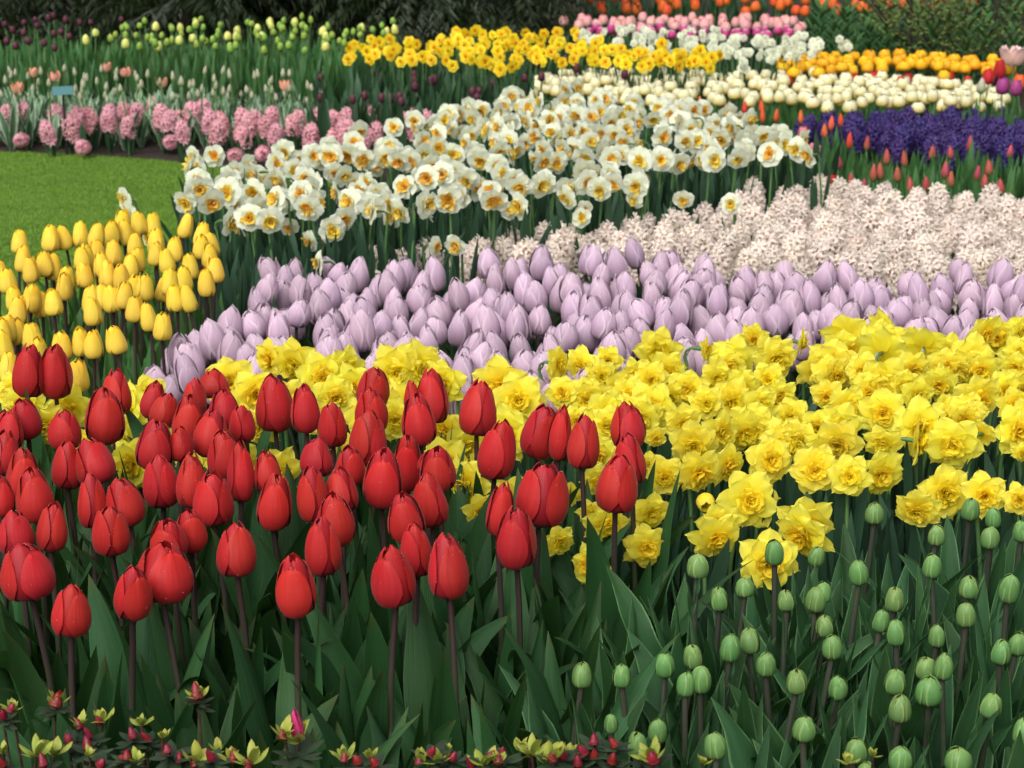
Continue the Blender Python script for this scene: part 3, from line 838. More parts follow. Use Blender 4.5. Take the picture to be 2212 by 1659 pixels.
# ------------------------------------------------------------------ yellow tulips (crop at 0,480)
YL = [(125, 320), (138, 430), (200, 500), (320, 300), (420, 290), (515, 270), (610, 280), (712, 260), (785, 190), (808, 260), (900, 200), (985, 220), (1180, 215), (1290, 280), (1290, 350), (1355, 340),
      (1345, 410), (625, 380), (730, 390), (865, 340), (1000, 320), (995, 400), (1080, 445), (1125, 370), (880, 430), (835, 480), (685, 530), (665, 470), (790, 540), (530, 435), (545, 530), (290, 465), (340, 480),
      (400, 610), (60, 565), (200, 680), (100, 680), (105, 760), (270, 720), (340, 710), (590, 690), (595, 770), (640, 680), (725, 685), (790, 660), (870, 620), (925, 615), (1050, 620), (1090, 580), (1135, 680),
      (1220, 680), (1225, 480), (1180, 560), (1325, 585), (865, 750), (960, 800), (1035, 865), (750, 950), (605, 980), (525, 960), (40, 880), (115, 890), (205, 930), (240, 1020), (395, 990), (40, 1120), (500, 1180),
      (5, 900), (20, 980), (-5, 520), (555, 420), (1385, 500), (410, 560)]
YN = {12: 'yellow tulip leaning outward highest, below the white daffodils', 54: 'plump yellow tulip in the bed centre on a clear dark stem', 56: 'yellow tulip on a long stem nearest the lilac tulips',
      66: 'yellow tulip peeping out low behind the twin red tulips', 57: 'yellow tulip standing low between a close pair and the lilac tulips', 53: 'yellow tulip at the lilac end, seam down its front'}
for i, (x, y) in enumerate(YL):
    cx, cy = x * .33594, 414.8 + y * .33594
    z = .425 + rng.uniform(-.012, .012)
    P, pxm = at(cx, cy, z)
    wm = rng.uniform(36, 42) / pxm * (1 + (cy - 600) / 1500)
    hm = rng.uniform(55, 63) / pxm * (1 + (cy - 600) / 1500)
    lean = {12: 12, 33: -8, 40: 10, 59: 4}.get(i, rng.uniform(-9, 9))
    base, rot, L = lean_base(P, rng.uniform(-3, 3), lean * .4)
    o = root('yellow_tulip', None, 'tulip', base, rot, 'yellow tulips by the lawn')
    Lb = L - hm / 2
    part('stem', rng.choice(ST_Y), o, (0, 0, 0), (0, 0, rng.uniform(0, 6)), (1, 1, Lb + .003))
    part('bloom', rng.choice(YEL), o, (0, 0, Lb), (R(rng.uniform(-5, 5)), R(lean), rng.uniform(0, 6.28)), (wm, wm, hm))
    child_leaves(o, LEAFY, 3, .34, rng, .01)
    reg('yellow_tulip', o, P, '', YN.get(i))

# ------------------------------------------------------------------ green tulip buds
GB = [(1257, 1459, 44, 56), (1344, 1459, 40, 52), (1438, 1434, 44, 56), (1499, 1417, 42, 55), (1513, 1467, 46, 62), (1481, 1478, 40, 55), (1577, 1400, 44, 62), (1620, 1384, 46, 58), (1655, 1434, 44, 54),
      (1722, 1472, 46, 55), (1735, 1573, 48, 56), (1546, 1612, 48, 58), (1376, 1608, 44, 58), (1419, 1577, 42, 55), (1320, 1563, 30, 45), (1505, 1222, 48, 55), (1555, 1292, 40, 54), (1610, 1269, 40, 44),
      (1699, 1297, 38, 46), (1674, 1192, 42, 56), (1761, 1294, 46, 56), (1780, 1280, 36, 46), (1783, 1350, 40, 48), (1799, 1396, 44, 54), (1809, 1484, 42, 54), (1858, 1236, 42, 56), (1890, 1108, 40, 48),
      (1932, 1295, 42, 54), (1902, 1340, 38, 50), (1937, 1366, 42, 58), (1933, 1472, 48, 56), (1943, 1531, 48, 62), (2000, 1442, 46, 50), (2036, 1438, 42, 60), (2007, 1490, 58, 66), (2022, 1374, 36, 50),
      (1944, 1638, 50, 55), (1849, 1620, 48, 55), (1872, 1665, 40, 44), (2012, 1222, 40, 54), (2023, 1155, 38, 46), (2095, 1100, 40, 50), (2140, 1162, 40, 50), (2148, 1118, 34, 46), (2090, 1268, 42, 50),
      (2088, 1328, 42, 54), (2177, 1270, 46, 66), (2160, 1408, 42, 56), (2197, 1390, 40, 52), (2139, 1524, 46, 56), (2072, 1640, 58, 56), (2205, 1580, 40, 60), (2206, 1145, 36, 48), (1762, 1200, 36, 44)]
GN = {0: 'green bud nearest the red tulips, level with the one beside it', 1: 'rounded green bud alone beside the one nearest the red tulips', 15: 'tall green bud under the lowest yellow daffodils, dark bare stem',
      19: 'green bud in front of a yellow daffodil, on a long straight stem', 34: 'largest green bud, one petal split away from its side', 47: 'green bud flushed dusky pink beside the bed\'s outer edge',
      10: 'rounded green bud standing just above the azaleas, faint pink flush', 46: 'large green bud with a loose leaf hanging off its side', 26: 'green bud alone in the dark gap below the daffodils',
      41: 'green bud touching the yellow daffodil above it near the outer edge'}
for i, (cx, cy, w, h) in enumerate(GB):
    z = .345 + (1650 - cy) / 550 * .085 + rng.uniform(-.008, .008)
    if i in (15, 19):
        z += .03
    P, pxm = at(cx, cy, z)
    wm, hm = w / pxm, h / pxm
    lean = rng.uniform(-6, 6)
    base, rot, L = lean_base(P, rng.uniform(-4, 4), lean * .5)
    o = root('green_tulip_bud', None, 'tulip bud', base, rot, 'green tulip buds with wavy leaves')
    Lb = L - hm / 2
    part('stem', rng.choice(ST_DK), o, (0, 0, 0), (0, 0, rng.uniform(0, 6)), (1, 1, Lb + .003))
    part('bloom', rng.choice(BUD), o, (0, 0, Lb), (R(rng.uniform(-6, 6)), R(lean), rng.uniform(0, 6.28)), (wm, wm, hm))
    if rng.random() < .28:
        a = rng.choice((-2.3, -1.57, -.9)) + rng.uniform(-.3, .3)
        part('bract', LEAFB[4], o, (math.cos(a) * wm * .42, math.sin(a) * wm * .42, Lb + hm * .35), (math.pi * .93, 0, a), (.075, .06, .075))
    child_leaves(o, LEAFB, 5, Lb * 1.06, rng, .012)
    reg('green_tulip_bud', o, P, 'plump' if w >= 48 else ('small' if w < 39 else ''), GN.get(i))


# ------------------------------------------------------------------ daffodils
def daffodil(name, kind, cat, group, P, rad, face, pitch, protos, leaves, leafL, adj='', note=None, stems=ST_G, lean=0.0):
    d = Vector((math.sin(R(face)) * math.cos(R(pitch)), -math.cos(R(face)) * math.cos(R(pitch)), math.sin(R(pitch))))
    hd = Vector((d.x, d.y, 0)).normalized()
    top = P - hd * (.036 + rad * .05) - Vector((0, 0, .031))
    base, rot, L = lean_base(top, rng.uniform(-3, 3), lean)
    o = root(name, None, cat, base, rot, group)
    a = math.atan2(hd.x, -hd.y)
    part('stem', rng.choice(stems), o, (0, 0, 0), (0, 0, rng.uniform(0, 6)), (1, 1, L + .001))
    part('neck', NECK, o, (0, 0, L), (0, 0, a))
    inv = rot.to_matrix().inverted()
    q = (inv @ d).to_track_quat('Z', 'Y') @ Quaternion((0, 0, 1), rng.uniform(0, 6.28))
    per, cor = rng.choice(protos)
    lp = inv @ (P - base)
    b = part('bloom', per, o, lp, q, (rad, rad, rad * rng.uniform(.8, 1.15)))
    part('corona', cor, b)
    child_leaves(o, STRAP, leaves, leafL, rng, .02)
    reg(kind, o, P, adj, note)
    return o


DC = [(285, 400, 240, 60), (450, 350, 130, 40), (680, 370, 200, 0), (1060, 290, 310, 5), (620, 490, 220, 20), (330, 620, 230, -10), (530, 620, 230, 60), (920, 480, 250, -20), (1120, 450, 280, 10), (650, 790, 320, 5),
      (1000, 520, 250, 0), (1290, 590, 280, -8), (1010, 720, 330, 5), (1510, 500, 240, 20), (1630, 370, 330, 0), (1420, 290, 170, 60), (1800, 190, 200, -30), (1960, 350, 300, 5), (1900, 520, 240, -15), (2000, 640, 240, 0),
      (1620, 680, 330, 10), (1250, 850, 260, 15), (1530, 920, 290, 40), (1780, 870, 350, 5), (2090, 800, 260, -15), (1330, 1010, 330, -10), (1920, 1130, 330, 10), (2130, 960, 240, 0), (1110, 1260, 280, -10),
      (1370, 1220, 330, 5), (1580, 1170, 290, 30), (600, 1090, 260, 0), (600, 1290, 230, 10), (1040, 960, 160, 0), (560, 1550, 220, -10), (1000, 1540, 280, 5), (380, 1400, 170, 0), (1000, 1170, 170, -20),
      (1760, 1440, 410, 5), (1530, 1620, 310, -8), (1430, 700, 240, 10), (830, 640, 260, -10), (1700, 560, 240, 0), (1840, 700, 240, 12), (1160, 640, 220, 0), (760, 560, 220, 15), (430, 830, 200, 0), (820, 1060, 180, 0)]
DD = [(500, 230, 190, 70), (840, 190, 320, 175), (1120, 150, 280, 115), (1440, 280, 320, 178), (1120, 310, 330, 165), (750, 400, 340, 0), (1130, 530, 370, 0), (1350, 440, 250, 10), (1900, 170, 290, 25),
      (1800, 370, 340, 10), (1650, 290, 220, 0), (2180, 160, 200, 40), (2150, 420, 220, -10), (700, 640, 220, -30), (840, 730, 290, 0), (1130, 770, 330, 0), (1390, 630, 230, 5), (1600, 740, 220, 20), (1410, 880, 370, -5),
      (1660, 1010, 380, 5), (1850, 650, 330, 0), (1890, 930, 190, 150), (2060, 600, 250, 10), (2130, 700, 230, 0), (2150, 900, 330, 20), (2200, 1080, 150, 0), (800, 870, 300, 5), (780, 1000, 340, 0), (600, 1210, 340, -5),
      (870, 1260, 290, 0), (1110, 1230, 350, 0), (1130, 1000, 260, 0), (1390, 1510, 310, -10), (1600, 1380, 370, 0), (1900, 1400, 310, 0), (2180, 1440, 230, 0), (530, 1610, 390, -5), (980, 450, 240, 0), (1280, 560, 220, 0), (620, 880, 240, 0)]
D0 = [(55, 870, 90), (150, 880, 90), (100, 915, 80), (275, 880, 76), (290, 1000, 84), (245, 930, 80), (495, 825, 80), (550, 852, 80), (640, 785, 84), (695, 815, 96), (742, 800, 90), (770, 835, 76), (720, 858, 70),
      (860, 800, 108), (905, 795, 84), (962, 822, 92), (875, 880, 84), (850, 905, 70), (1085, 830, 110), (1120, 862, 84), (1105, 935, 104), (1005, 960, 92), (965, 925, 90), (560, 920, 70), (600, 1020, 80), (635, 1085, 60),
      (1010, 1040, 84), (960, 1000, 84), (30, 850, 70), (322, 850, 60), (700, 905, 60), (790, 905, 70), (1060, 1000, 90), (340, 960, 70), (420, 1010, 70), (1170, 1060, 80), (1110, 1080, 80), (520, 990, 70), (760, 980, 70), (1040, 1100, 70),
      (1740, 1152, 112), (1660, 1212, 114), (1545, 1160, 100), (1278, 1222, 84), (1397, 1112, 100), (1395, 1180, 88), (1206, 1168, 64), (1310, 1130, 90), (2205, 770, 70), (620, 870, 90), (190, 960, 70), (585, 775, 60)]
DLIST = [(1123.3 + x * .28128, 674 + y * .28128, d * .28128, f) for x, y, d, f in DC] + [(1590 + x * .28128, 674 + y * .28128, d * .28128, f) for x, y, d, f in DD] + [(x, y, d * (1.2 if d < 90 and y < 1100 else 1), None) for x, y, d in D0]
seen = []
for cx, cy, dp, f in DLIST:
    if any(abs(cx - a) < 15 and abs(cy - b) < 13 for a, b in seen):
        continue
    seen.append((cx, cy))
    z = .40 - (cy - 700) / 550 * .062 + rng.uniform(-.01, .01)
    P, pxm = at(cx, cy, z)
    face = (f if f is not None else rng.uniform(-45, 45)) + rng.uniform(-14, 14)
    note = None
    for (nx, ny, t) in ((1740, 1152, 'double yellow daffodil, lowest of the bed, facing out above the green buds'), (1660, 1212, 'double yellow daffodil behind a green bud on a long stem'),
                        (1618, 1079, 'large double yellow daffodil, ruffled centre facing out beside a round yellow bud'), (1278, 1222, 'double yellow daffodil hanging lowest beside the red tulips'),
                        (1995, 754, 'double yellow daffodil seen from behind, its bent green neck showing'), (1826, 727, 'double yellow daffodil with its back turned, just under the lilac tulips'),
                        (2056, 958, 'star-shaped double yellow daffodil hanging over the dark gap'), (1421, 755, 'topmost double yellow daffodil jutting into the lilac tulips')):
        if abs(cx - nx) < 12 and abs(cy - ny) < 12:
            note = t
    daffodil('yellow_daffodil', 'yellow_daffodil', 'daffodil', 'double yellow daffodils', P, dp / pxm * .61, face, rng.uniform(-22, 8) if abs(face) < 90 else rng.uniform(5, 25), DBL, 4, .36,
             'large' if dp > 98 else ('small' if dp < 66 else ''), note)

have = [Vector(o.location) for o, *_ in REG['yellow_daffodil']]
DFILL = [(1190, 800), (1400, 760), (1560, 770), (1760, 730), (2000, 720), (2250, 720), (2250, 920), (2100, 900), (1900, 990), (1600, 960), (1400, 1000), (1240, 900)]
rr = random.Random(55)
nfill = 0
for _ in range(4000):
    x, y = rr.uniform(1190, 2230), rr.uniform(720, 1000)
    n = len(DFILL)
    c = False
    for i in range(n):
        (x1, y1), (x2, y2) = DFILL[i], DFILL[(i + 1) % n]
        if (y1 > y) != (y2 > y) and x < (x2 - x1) * (y - y1) / (y2 - y1) + x1:
            c = not c
    if not c:
        continue
    P, pxm = at(x, y, .385 - (y - 700) / 550 * .05)
    if any((P.x - q.x) ** 2 + (P.y - q.y - .04) ** 2 < .066 ** 2 for q in have):
        continue
    o = daffodil('yellow_daffodil', 'yellow_daffodil', 'daffodil', 'double yellow daffodils', P, rr.uniform(.036, .046), rr.gauss(0, 25), rng.uniform(-22, 8), DBL, 3, .35)
    have.append(Vector(o.location))
    nfill += 1
    if nfill > 45:
        break

# one unopened round daffodil bud
P, pxm = at(1522, 1090, .345)
o = root('daffodil_bud', 'round unopened yellow daffodil bud hanging under the large ruffled daffodil', 'daffodil bud', P - Vector((0, -.03, P.z)), (0, 0, 0))
part('stem', ST_G[0], o, (0, 0, 0), (0, 0, 1), (1, 1, P.z - .03))
part('neck', NECK, o, (0, 0, P.z - .031), (0, 0, 0))
part('bloom', tulip_bloom('daffodil_bud_bloom', 'round', M['double'], 31, 7, 9, ((3, .95, 1, 64), (3, 1, .98, 62))), o, (0, -.028, P.z + .01), (R(100), 0, 0), (38 / pxm, 38 / pxm, 40 / pxm))
child_leaves(o, STRAP, 3, .33, rng, .02)


# ------------------------------------------------------------------ scattered beds
def inside(x, y, poly):
    c = False
    n = len(poly)
    for i in range(n):
        x1, y1 = poly[i]
        x2, y2 = poly[(i + 1) % n]
        if (y1 > y) != (y2 > y) and x < (x2 - x1) * (y - y1) / (y2 - y1) + x1:
            c = not c
    return c


def scatter(poly, z, space, seed, tries=9000, most=290, sx=1.0):
    """points of a planted bed: at least SPACE apart in the bed's own ground plane"""
    rr = random.Random(seed)
    c = [at(x, y, z)[0] for x, y in poly]
    x0, x1 = min(p.x for p in c), max(p.x for p in c)
    y0, y1 = min(p.y for p in c), max(p.y for p in c)
    out = []
    for _ in range(tries):
        p = Vector((rr.uniform(x0, x1), rr.uniform(y0, y1), z))
        if not inside(*proj(p), poly):
            continue
        if any((p.x - q.x) ** 2 / (sx * sx) + (p.y - q.y) ** 2 < space * space for q in out):
            continue
        out.append(p)
        if len(out) >= most:
            break
    return out


def tulip_bed(pts, name, kind, cat, group, blooms, w, h, zj, stems, leaves, nleaf, leafL, adj='', leafname='leaf', wj=.12, leanj=5, tuft=None):
    for P in pts:
        P = P + Vector((0, 0, rng.uniform(-zj, zj)))
        wm, hm = w * rng.uniform(1 - wj, 1 + wj), h * rng.uniform(1 - wj, 1 + wj)
        ly = rng.uniform(-leanj, leanj)
        base, rot, L = lean_base(P, rng.uniform(-leanj, leanj) * .6, ly * .5)
        o = root(name, None, cat, base, rot, group)
        Lb = L - hm / 2
        part('stem', rng.choice(stems), o, (0, 0, 0), (0, 0, rng.uniform(0, 6)), (1, 1, Lb + .002))
        part('bloom', rng.choice(blooms), o, (0, 0, Lb), (R(rng.uniform(-leanj, leanj)), R(ly), rng.uniform(0, 6.28)), (wm, wm, hm))
        if tuft:
            s = leafL * rng.uniform(.85, 1.1)
            part('foliage', rng.choice(tuft), o, (0, 0, 0), (0, 0, rng.uniform(0, 6)), (s, s, s))
        else:
            child_leaves(o, leaves, nleaf, leafL, rng, .01)
        reg(kind, o, P, adj)


LILP = [(595, 590), (640, 585), (765, 575), (800, 620), (860, 598), (1000, 590), (1200, 580), (1300, 562), (1420, 570), (1620, 590), (1700, 610), (1850, 612), (2050, 600), (2260, 600), (2260, 740), (1900, 760), (1500, 800),
        (1200, 870), (900, 850), (600, 850), (370, 860), (365, 745), (480, 725), (560, 660)]
tulip_bed(scatter(LILP, .33, .058, 21, most=290), 'lilac_tulip', 'lilac_tulip', 'tulip', 'pale lilac tulips', LIL, .056, .080, .030, ST_DK, LEAF, 3, .31, leanj=13, wj=.18)
P, pxm = at(340, 830, .30)
tulip_bed([P, at(1165, 835, .31)[0], at(985, 870, .30)[0]], 'lilac_tulip', 'lilac_tulip', 'tulip', 'pale lilac tulips', LIL, .064, .075, .0, ST_DK, LEAF, 2, .25)

WHP = [(395, 375), (425, 340), (640, 325), (780, 290), (850, 285), (1000, 235), (1100, 210), (1250, 198), (1320, 205), (1480, 225), (1600, 260), (1740, 300), (1750, 350), (1600, 365), (1470, 375), (1350, 395), (1200, 425),
       (1040, 438), (870, 475), (760, 475), (640, 485), (520, 510), (465, 495), (400, 440)]
for P in scatter(WHP, .42, .069, 22, most=287):
    P = P + Vector((0, 0, rng.uniform(-.03, .03)))
    daffodil('white_daffodil', 'white_daffodil', 'daffodil', 'white daffodils with orange centres', P, rng.uniform(.041, .049), rng.gauss(0, 44), rng.uniform(-30, 14), WHT, 4, .40)
for (x, y) in ((690, 568), (672, 520), (845, 470), (940, 532), (985, 528), (1100, 455), (1262, 450), (1372, 432), (1475, 430), (1580, 440), (1255, 470), (625, 490)):
    P, pxm = at(x, y, .36)
    daffodil('white_daffodil', 'white_daffodil', 'daffodil', 'white daffodils with orange centres', P, rng.uniform(.030, .038), rng.gauss(0, 40), rng.uniform(-25, 5), WHT, 4, .38, 'low')
for (x, y, t) in ((270, 428, 'topmost white daffodil bent far out over the lawn on a leaning stem'), (280, 460, 'white daffodil bent over the lawn below the topmost leaning one'), (322, 512, 'white daffodil lying among the yellow tulips')):
    P, pxm = at(x, y, .36)
    daffodil('white_daffodil', 'white_daffodil', 'daffodil', 'white daffodils with orange centres', P, .042, -50, -10, WHT, 2, .34, '', t, lean=-28)

# extra daffodil foliage between the stems
TUFT_S = [tuft_mesh('daffodil_foliage', M['strap'], 900 + k, 9, 1.0, .030, (1, 10), (4, 28), 7, 3, .09, fold=.25, basew=.8, tip=4, peak=.6) for k in range(4)]


def foliage(pts, name, label_kind, group, tufts, s0, s1):
    for P in pts:
        o = root(name, None, 'leafy plant', (P.x, P.y, 0), (0, 0, 0), group)
        s = rng.uniform(s0, s1)
        part('leaves', rng.choice(tufts), o, (0, 0, 0), (0, 0, rng.uniform(0, 6)), (s, s, s))
        reg(label_kind, o, Vector((P.x, P.y, s * .8)))


foliage(scatter([(460, 480), (650, 440), (900, 420), (1200, 390), (1600, 340), (1780, 320), (1780, 345), (1650, 370), (1430, 415), (1100, 455), (1000, 495), (850, 515), (780, 575), (640, 620), (520, 690), (465, 640)], .33, .085, 23), 'daffodil_leaf_clump', 'wclump',
        'flowerless daffodil leaf clumps', TUFT_S, .34, .41)
foliage(scatter([(1350, 1000), (1700, 900), (2250, 850), (2250, 1180), (1900, 1210), (1500, 1250), (1250, 1280)], .30, .11, 24), 'daffodil_leaf_clump', 'yclump', 'flowerless daffodil leaf clumps', TUFT_S, .30, .36)
TUFT_B = [tuft_mesh('bud_foliage', M['leaf_bud'], 910 + k, 6, 1.0, .070, (2, 14), (14, 70), 20, 7, .06, fold=.6, wave=.9) for k in range(5)]
foliage(scatter([(1430, 1410), (1700, 1370), (2000, 1310), (2260, 1250), (2260, 1450), (1300, 1520)], .28, .072, 25), 'young_tulip_clump', 'bclump', 'wavy tulip leaf clumps without buds', TUFT_B, .34, .41)
foliage(scatter([(1300, 1500), (2260, 1430), (2260, 1720), (1320, 1720), (1240, 1560)], .26, .074, 26), 'young_tulip_clump', 'bclump', 'wavy tulip leaf clumps without buds', TUFT_B, .32, .39)
TUFT_R = [tuft_mesh('red_tulip_foliage', M['leaf'], 920 + k, 5, 1.0, .068, (2, 14), (10, 75), 18, 7, .05, fold=.6, wave=.5) for k in range(5)]
foliage(scatter([(-60, 1150), (400, 1150), (900, 1180), (1250, 1250), (1440, 1300), (1400, 1500), (1180, 1640), (600, 1690), (-60, 1690)], .30, .08, 26), 'broad_leaf_clump', 'rclump', 'broad tulip leaf clumps without blooms', TUFT_R, .37, .47)


def spikes(pts, name, kind, group, protos, s, zc, nleaf, leafL, tilt=10):
    for P in pts:
        P = P + Vector((0, 0, rng.uniform(-.026, .022)))
        ly = rng.uniform(-tilt, tilt)
        base, rot, L = lean_base(P, rng.uniform(-tilt, tilt) * .6, ly)
        o = root(name, None, 'hyacinth', base, rot, group)
        k = s * rng.uniform(.85, 1.12)
        Lb = max(.02, L - .058 * k)
        part('stem', rng.choice(ST_G), o, (0, 0, 0), (0, 0, rng.uniform(0, 6)), (1.2, 1.2, Lb + .09 * k))
        part('bloom', rng.choice(protos), o, (0, 0, Lb), (R(rng.uniform(-6, 6)), 0, rng.uniform(0, 6)), (k, k, k))
        child_leaves(o, HLEAF, nleaf, leafL, rng, .015)
        reg(kind, o, P)


CRP = [(1080, 545), (1120, 528), (1200, 525), (1290, 540), (1420, 505), (1560, 480), (1620, 450), (1720, 430), (1770, 420), (1850, 425), (1920, 450), (2260, 455), (2260, 600), (2100, 605), (1900, 610), (1650, 595), (1350, 580), (1100, 580)]
spikes(scatter(CRP, .235, .070, 27, most=270), 'cream_hyacinth', 'cream_hyacinth', 'cream hyacinths', CREAM, 1.04, .235, 3, .24, 12)
spikes([at(x, y, .225)[0] for x, y in ((808, 600), (905, 578), (950, 574), (1035, 580), (870, 590), (1000, 590), (1060, 565), (925, 590), (975, 585), (800, 620), (840, 600))], 'cream_hyacinth', 'cream_hyacinth', 'cream hyacinths', CREAM, 1.05, .22, 2, .20)
PUP = [(1715, 268), (1850, 255), (1900, 262), (1960, 252), (2080, 252), (2250, 262), (2250, 325), (2150, 335), (2050, 320), (1950, 318), (1880, 300), (1780, 285)]
spikes(scatter(PUP, .18, .085, 28, most=110), 'violet_hyacinth', 'violet_hyacinth', 'violet hyacinths', PURP, 1.0, .18, 2, .17)
PKL = [(40, 730), (150, 720), (370, 740), (300, 810), (460, 790), (500, 780), (570, 770), (700, 740), (700, 780), (800, 740), (880, 740), (980, 700), (1040, 770), (1140, 740), (1170, 850), (1240, 740), (1310, 730), (1420, 760),
       (1400, 830), (1560, 770), (1560, 840), (1640, 750), (1750, 770), (1770, 840), (1880, 800), (1920, 750), (2000, 830), (2040, 750), (2150, 770), (2150, 880), (1090, 780), (1350, 800), (1600, 800), (1700, 800), (820, 790)]
spikes([at(x * .33594, y * .33594, .155)[0] for x, y in PKL] + [at(734.5 + x * .33594, y * .33594, .155)[0] for x, y in ((40, 770), (100, 790), (60, 850), (180, 760), (230, 850), (400, 800), (450, 760), (560, 790), (440, 840), (660, 800), (740, 790), (140, 880), (20, 830), (500, 800))],
       'pink_hyacinth', 'pink_hyacinth', 'pink hyacinths', PINK, 1.05, .2, 3, .15, 9)
for x, y in ((110, 895), (500, 940), (1070, 910), (1480, 995), (1650, 980)):
    P, pxm = at(x * .33594, y * .33594, .06)
    o = root('pink_hyacinth', None, 'hyacinth', (P.x + .03, P.y + .06, 0), (0, 0, 0), 'pink hyacinths')
    part('stem', ST_G[0], o, (0, 0, 0), (R(48), 0, 0), (1.2, 1.2, .11))
    part('bloom', rng.choice(PINK), o, (0, -.055, .055), (R(82), R(rng.uniform(-40, 40)), 0), (.95, .95, .8))
    child_leaves(o, HLEAF, 3, .17, rng, .015)
    reg('pink_hyacinth', o, P, 'flopped')

# far tulip beds
lay2 = ((3, .92, 1.0, 62), (3, 1.0, .97, 60))
lay3 = ((4, .72, .98, 50), (5, .9, 1.0, 48), (5, 1.0, .92, 46))
B_CRT = [tulip_bloom('cream_tulip_bloom', 'round', M['cream_t'], 1000 + k, 5, 8, lay3) for k in range(5)]
B_AMB = [tulip_bloom('amber_tulip_bloom', 'round', M['amber_t'], 1010 + k, 5, 8, lay3, tip=(-.1, .02)) for k in range(4)]
B_LIM = [tulip_bloom('lime_tulip_bloom', 'bud', M['lime_t'], 1020 + k, 5, 8, lay2) for k in range(3)]
B_PAL = [tulip_bloom('pale_tulip_bloom', 'bud', M['pale_t'], 1030 + k, 5, 8, lay2) for k in range(2)]
B_MAR = [tulip_bloom('maroon_tulip_bloom', 'bud', M['maroon_t'], 1040 + k, 5, 8, lay2) for k in range(2)]
B_RB = [tulip_bloom('crimson_bud_bloom', 'spear', M['redbud_t'], 1050 + k, 5, 8, lay2, p=1.5) for k in range(3)]
B_EM = [tulip_bloom('ember_bud_bloom', 'spear', M['ember_t'], 1055 + k, 5, 8, lay2, p=1.5) for k in range(2)]
B_RO = [tulip_bloom('rose_bud_bloom', 'round', M['rose_t'], 1060 + k, 5, 8, lay2) for k in range(2)]
B_SAL = [tulip_bloom('salmon_tulip_bloom', 'lilac', M['pinkfar_t'], 1070 + k, 5, 8, lay2) for k in range(3)]
B_MAG = [tulip_bloom('magenta_tulip_bloom', 'lilac', M['magenta_t'], 1080 + k, 5, 8, lay2) for k in range(2)]
B_ORG = [tulip_bloom('orange_tulip_bloom', 'lilac', M['orange_t'], 1090 + k, 5, 8, lay2) for k in range(3)]
B_BLU = [tulip_bloom('blush_tulip_bloom', 'open', M['blush_t'], 1100 + k, 7, 10, ((5, .55, 1.0, 32), (6, .8, 1.0, 27), (6, 1.0, .95, 26)), p=1.5, q=.7, tip=(-.1, .25)) for k in range(2)]
B_COR = [tulip_bloom('coral_tulip_bloom', 'open', M['coral_t'], 1110 + k, 5, 8, ((3, .8, 1.0, 36), (3, 1.1, .95, 36)), p=1.2, q=.9) for k in range(2)]
B_PB = [tulip_bloom('pale_bud_bloom', 'spear', M['palebud_t'], 1120 + k, 5, 8, lay2, p=1.5) for k in range(3)]
B_RED = [tulip_bloom('crimson_tulip_bloom', 'red', M['red'], 1130 + k, 5, 8, lay2) for k in range(2)]
B_VIO = [tulip_bloom('purple_tulip_bloom', 'lilac', M['violet_t'], 1140 + k, 7, 10, lay2, p=1.6, q=.7, tip=(.0, .3)) for k in range(2)]
B_DF = [small_daffodil('golden_daffodil_bloom', 1150 + k, M['daff_f'], M['daff_fc']) for k in range(4)]
B_WF = [small_daffodil('white_cluster_bloom', 1160 + k, M['white'], M['white']) for k in range(3)]
T_DK = [tuft_mesh('dark_foliage', M['leaf_dk'], 930 + k, 4, 1.0, .085, (2, 14), (12, 45), 7, 3, .03, fold=.4, wave=.15) for k in range(3)]
T_GR = [tuft_mesh('fresh_foliage', M['leaf_g'], 940 + k, 5, 1.0, .065, (2, 10), (8, 28), 7, 3, .04, fold=.4, wave=.1) for k in range(3)]
T_VA = [tuft_mesh('variegated_foliage', M['leaf_var'], 950 + k, 5, 1.0, .075, (4, 25), (20, 70), 8, 5, .04, fold=.4, wave=.3) for k in range(4)]
T_ST = [tuft_mesh('grassy_foliage', M['leaf_dk'], 960 + k, 7, 1.0, .03, (2, 10), (6, 35), 6, 3, .05, fold=.25, basew=.8, tip=4, peak=.6) for k in range(3)]

CTP = [(1150, 168), (1190, 165), (1260, 152), (1290, 158), (1440, 155), (1560, 162), (1660, 160), (1900, 168), (2100, 178), (2185, 205), (2160, 232), (2050, 226), (1900, 226), (1780, 236), (1700, 215), (1500, 214), (1380, 226), (1250, 202), (1150, 196)]
tulip_bed(scatter(CTP, .25, .085, 31, most=240), 'cream_tulip', 'cream_tulip', 'tulip', 'cream double tulips', B_CRT, .060, .058, .02, ST_G, None, 0, .22, tuft=T_GR)
AMP = [(1690, 125), (1730, 118), (1860, 120), (2000, 118), (2080, 125), (2180, 135), (2185, 150), (2080, 150), (1990, 145), (1800, 150), (1730, 152), (1690, 145)]
tulip_bed(scatter(AMP, .28, .085, 32, most=110), 'amber_tulip', 'amber_tulip', 'tulip', 'amber double tulips', B_AMB, .068, .058, .015, ST_G, None, 0, .24, tuft=T_DK)
tulip_bed([at(x, y, .28)[0] for x, y in ((2040, 164), (1768, 157), (1715, 158), (1706, 120))], 'amber_tulip', 'amber_tulip', 'tulip', 'amber double tulips', B_AMB, .066, .056, .0, ST_G, None, 0, .22, tuft=T_DK)
RTP = [(1700, 163), (1950, 163), (2150, 165), (2180, 182), (1950, 178), (1700, 172)]
tulip_bed(scatter(RTP, .25, .17, 33, most=40), 'crimson_tulip', 'crimson_tulip', 'tulip', 'crimson tulips behind the cream ones', B_RED, .055, .065, .01, ST_G, None, 0, .22, tuft=T_DK)
LMP = [(230, 52), (300, 48), (380, 62), (420, 40), (560, 45), (660, 36), (700, 60), (860, 48), (870, 62), (720, 105), (560, 106), (400, 104), (370, 100), (235, 100)]
pts = scatter(LMP, .40, .10, 34, most=100)
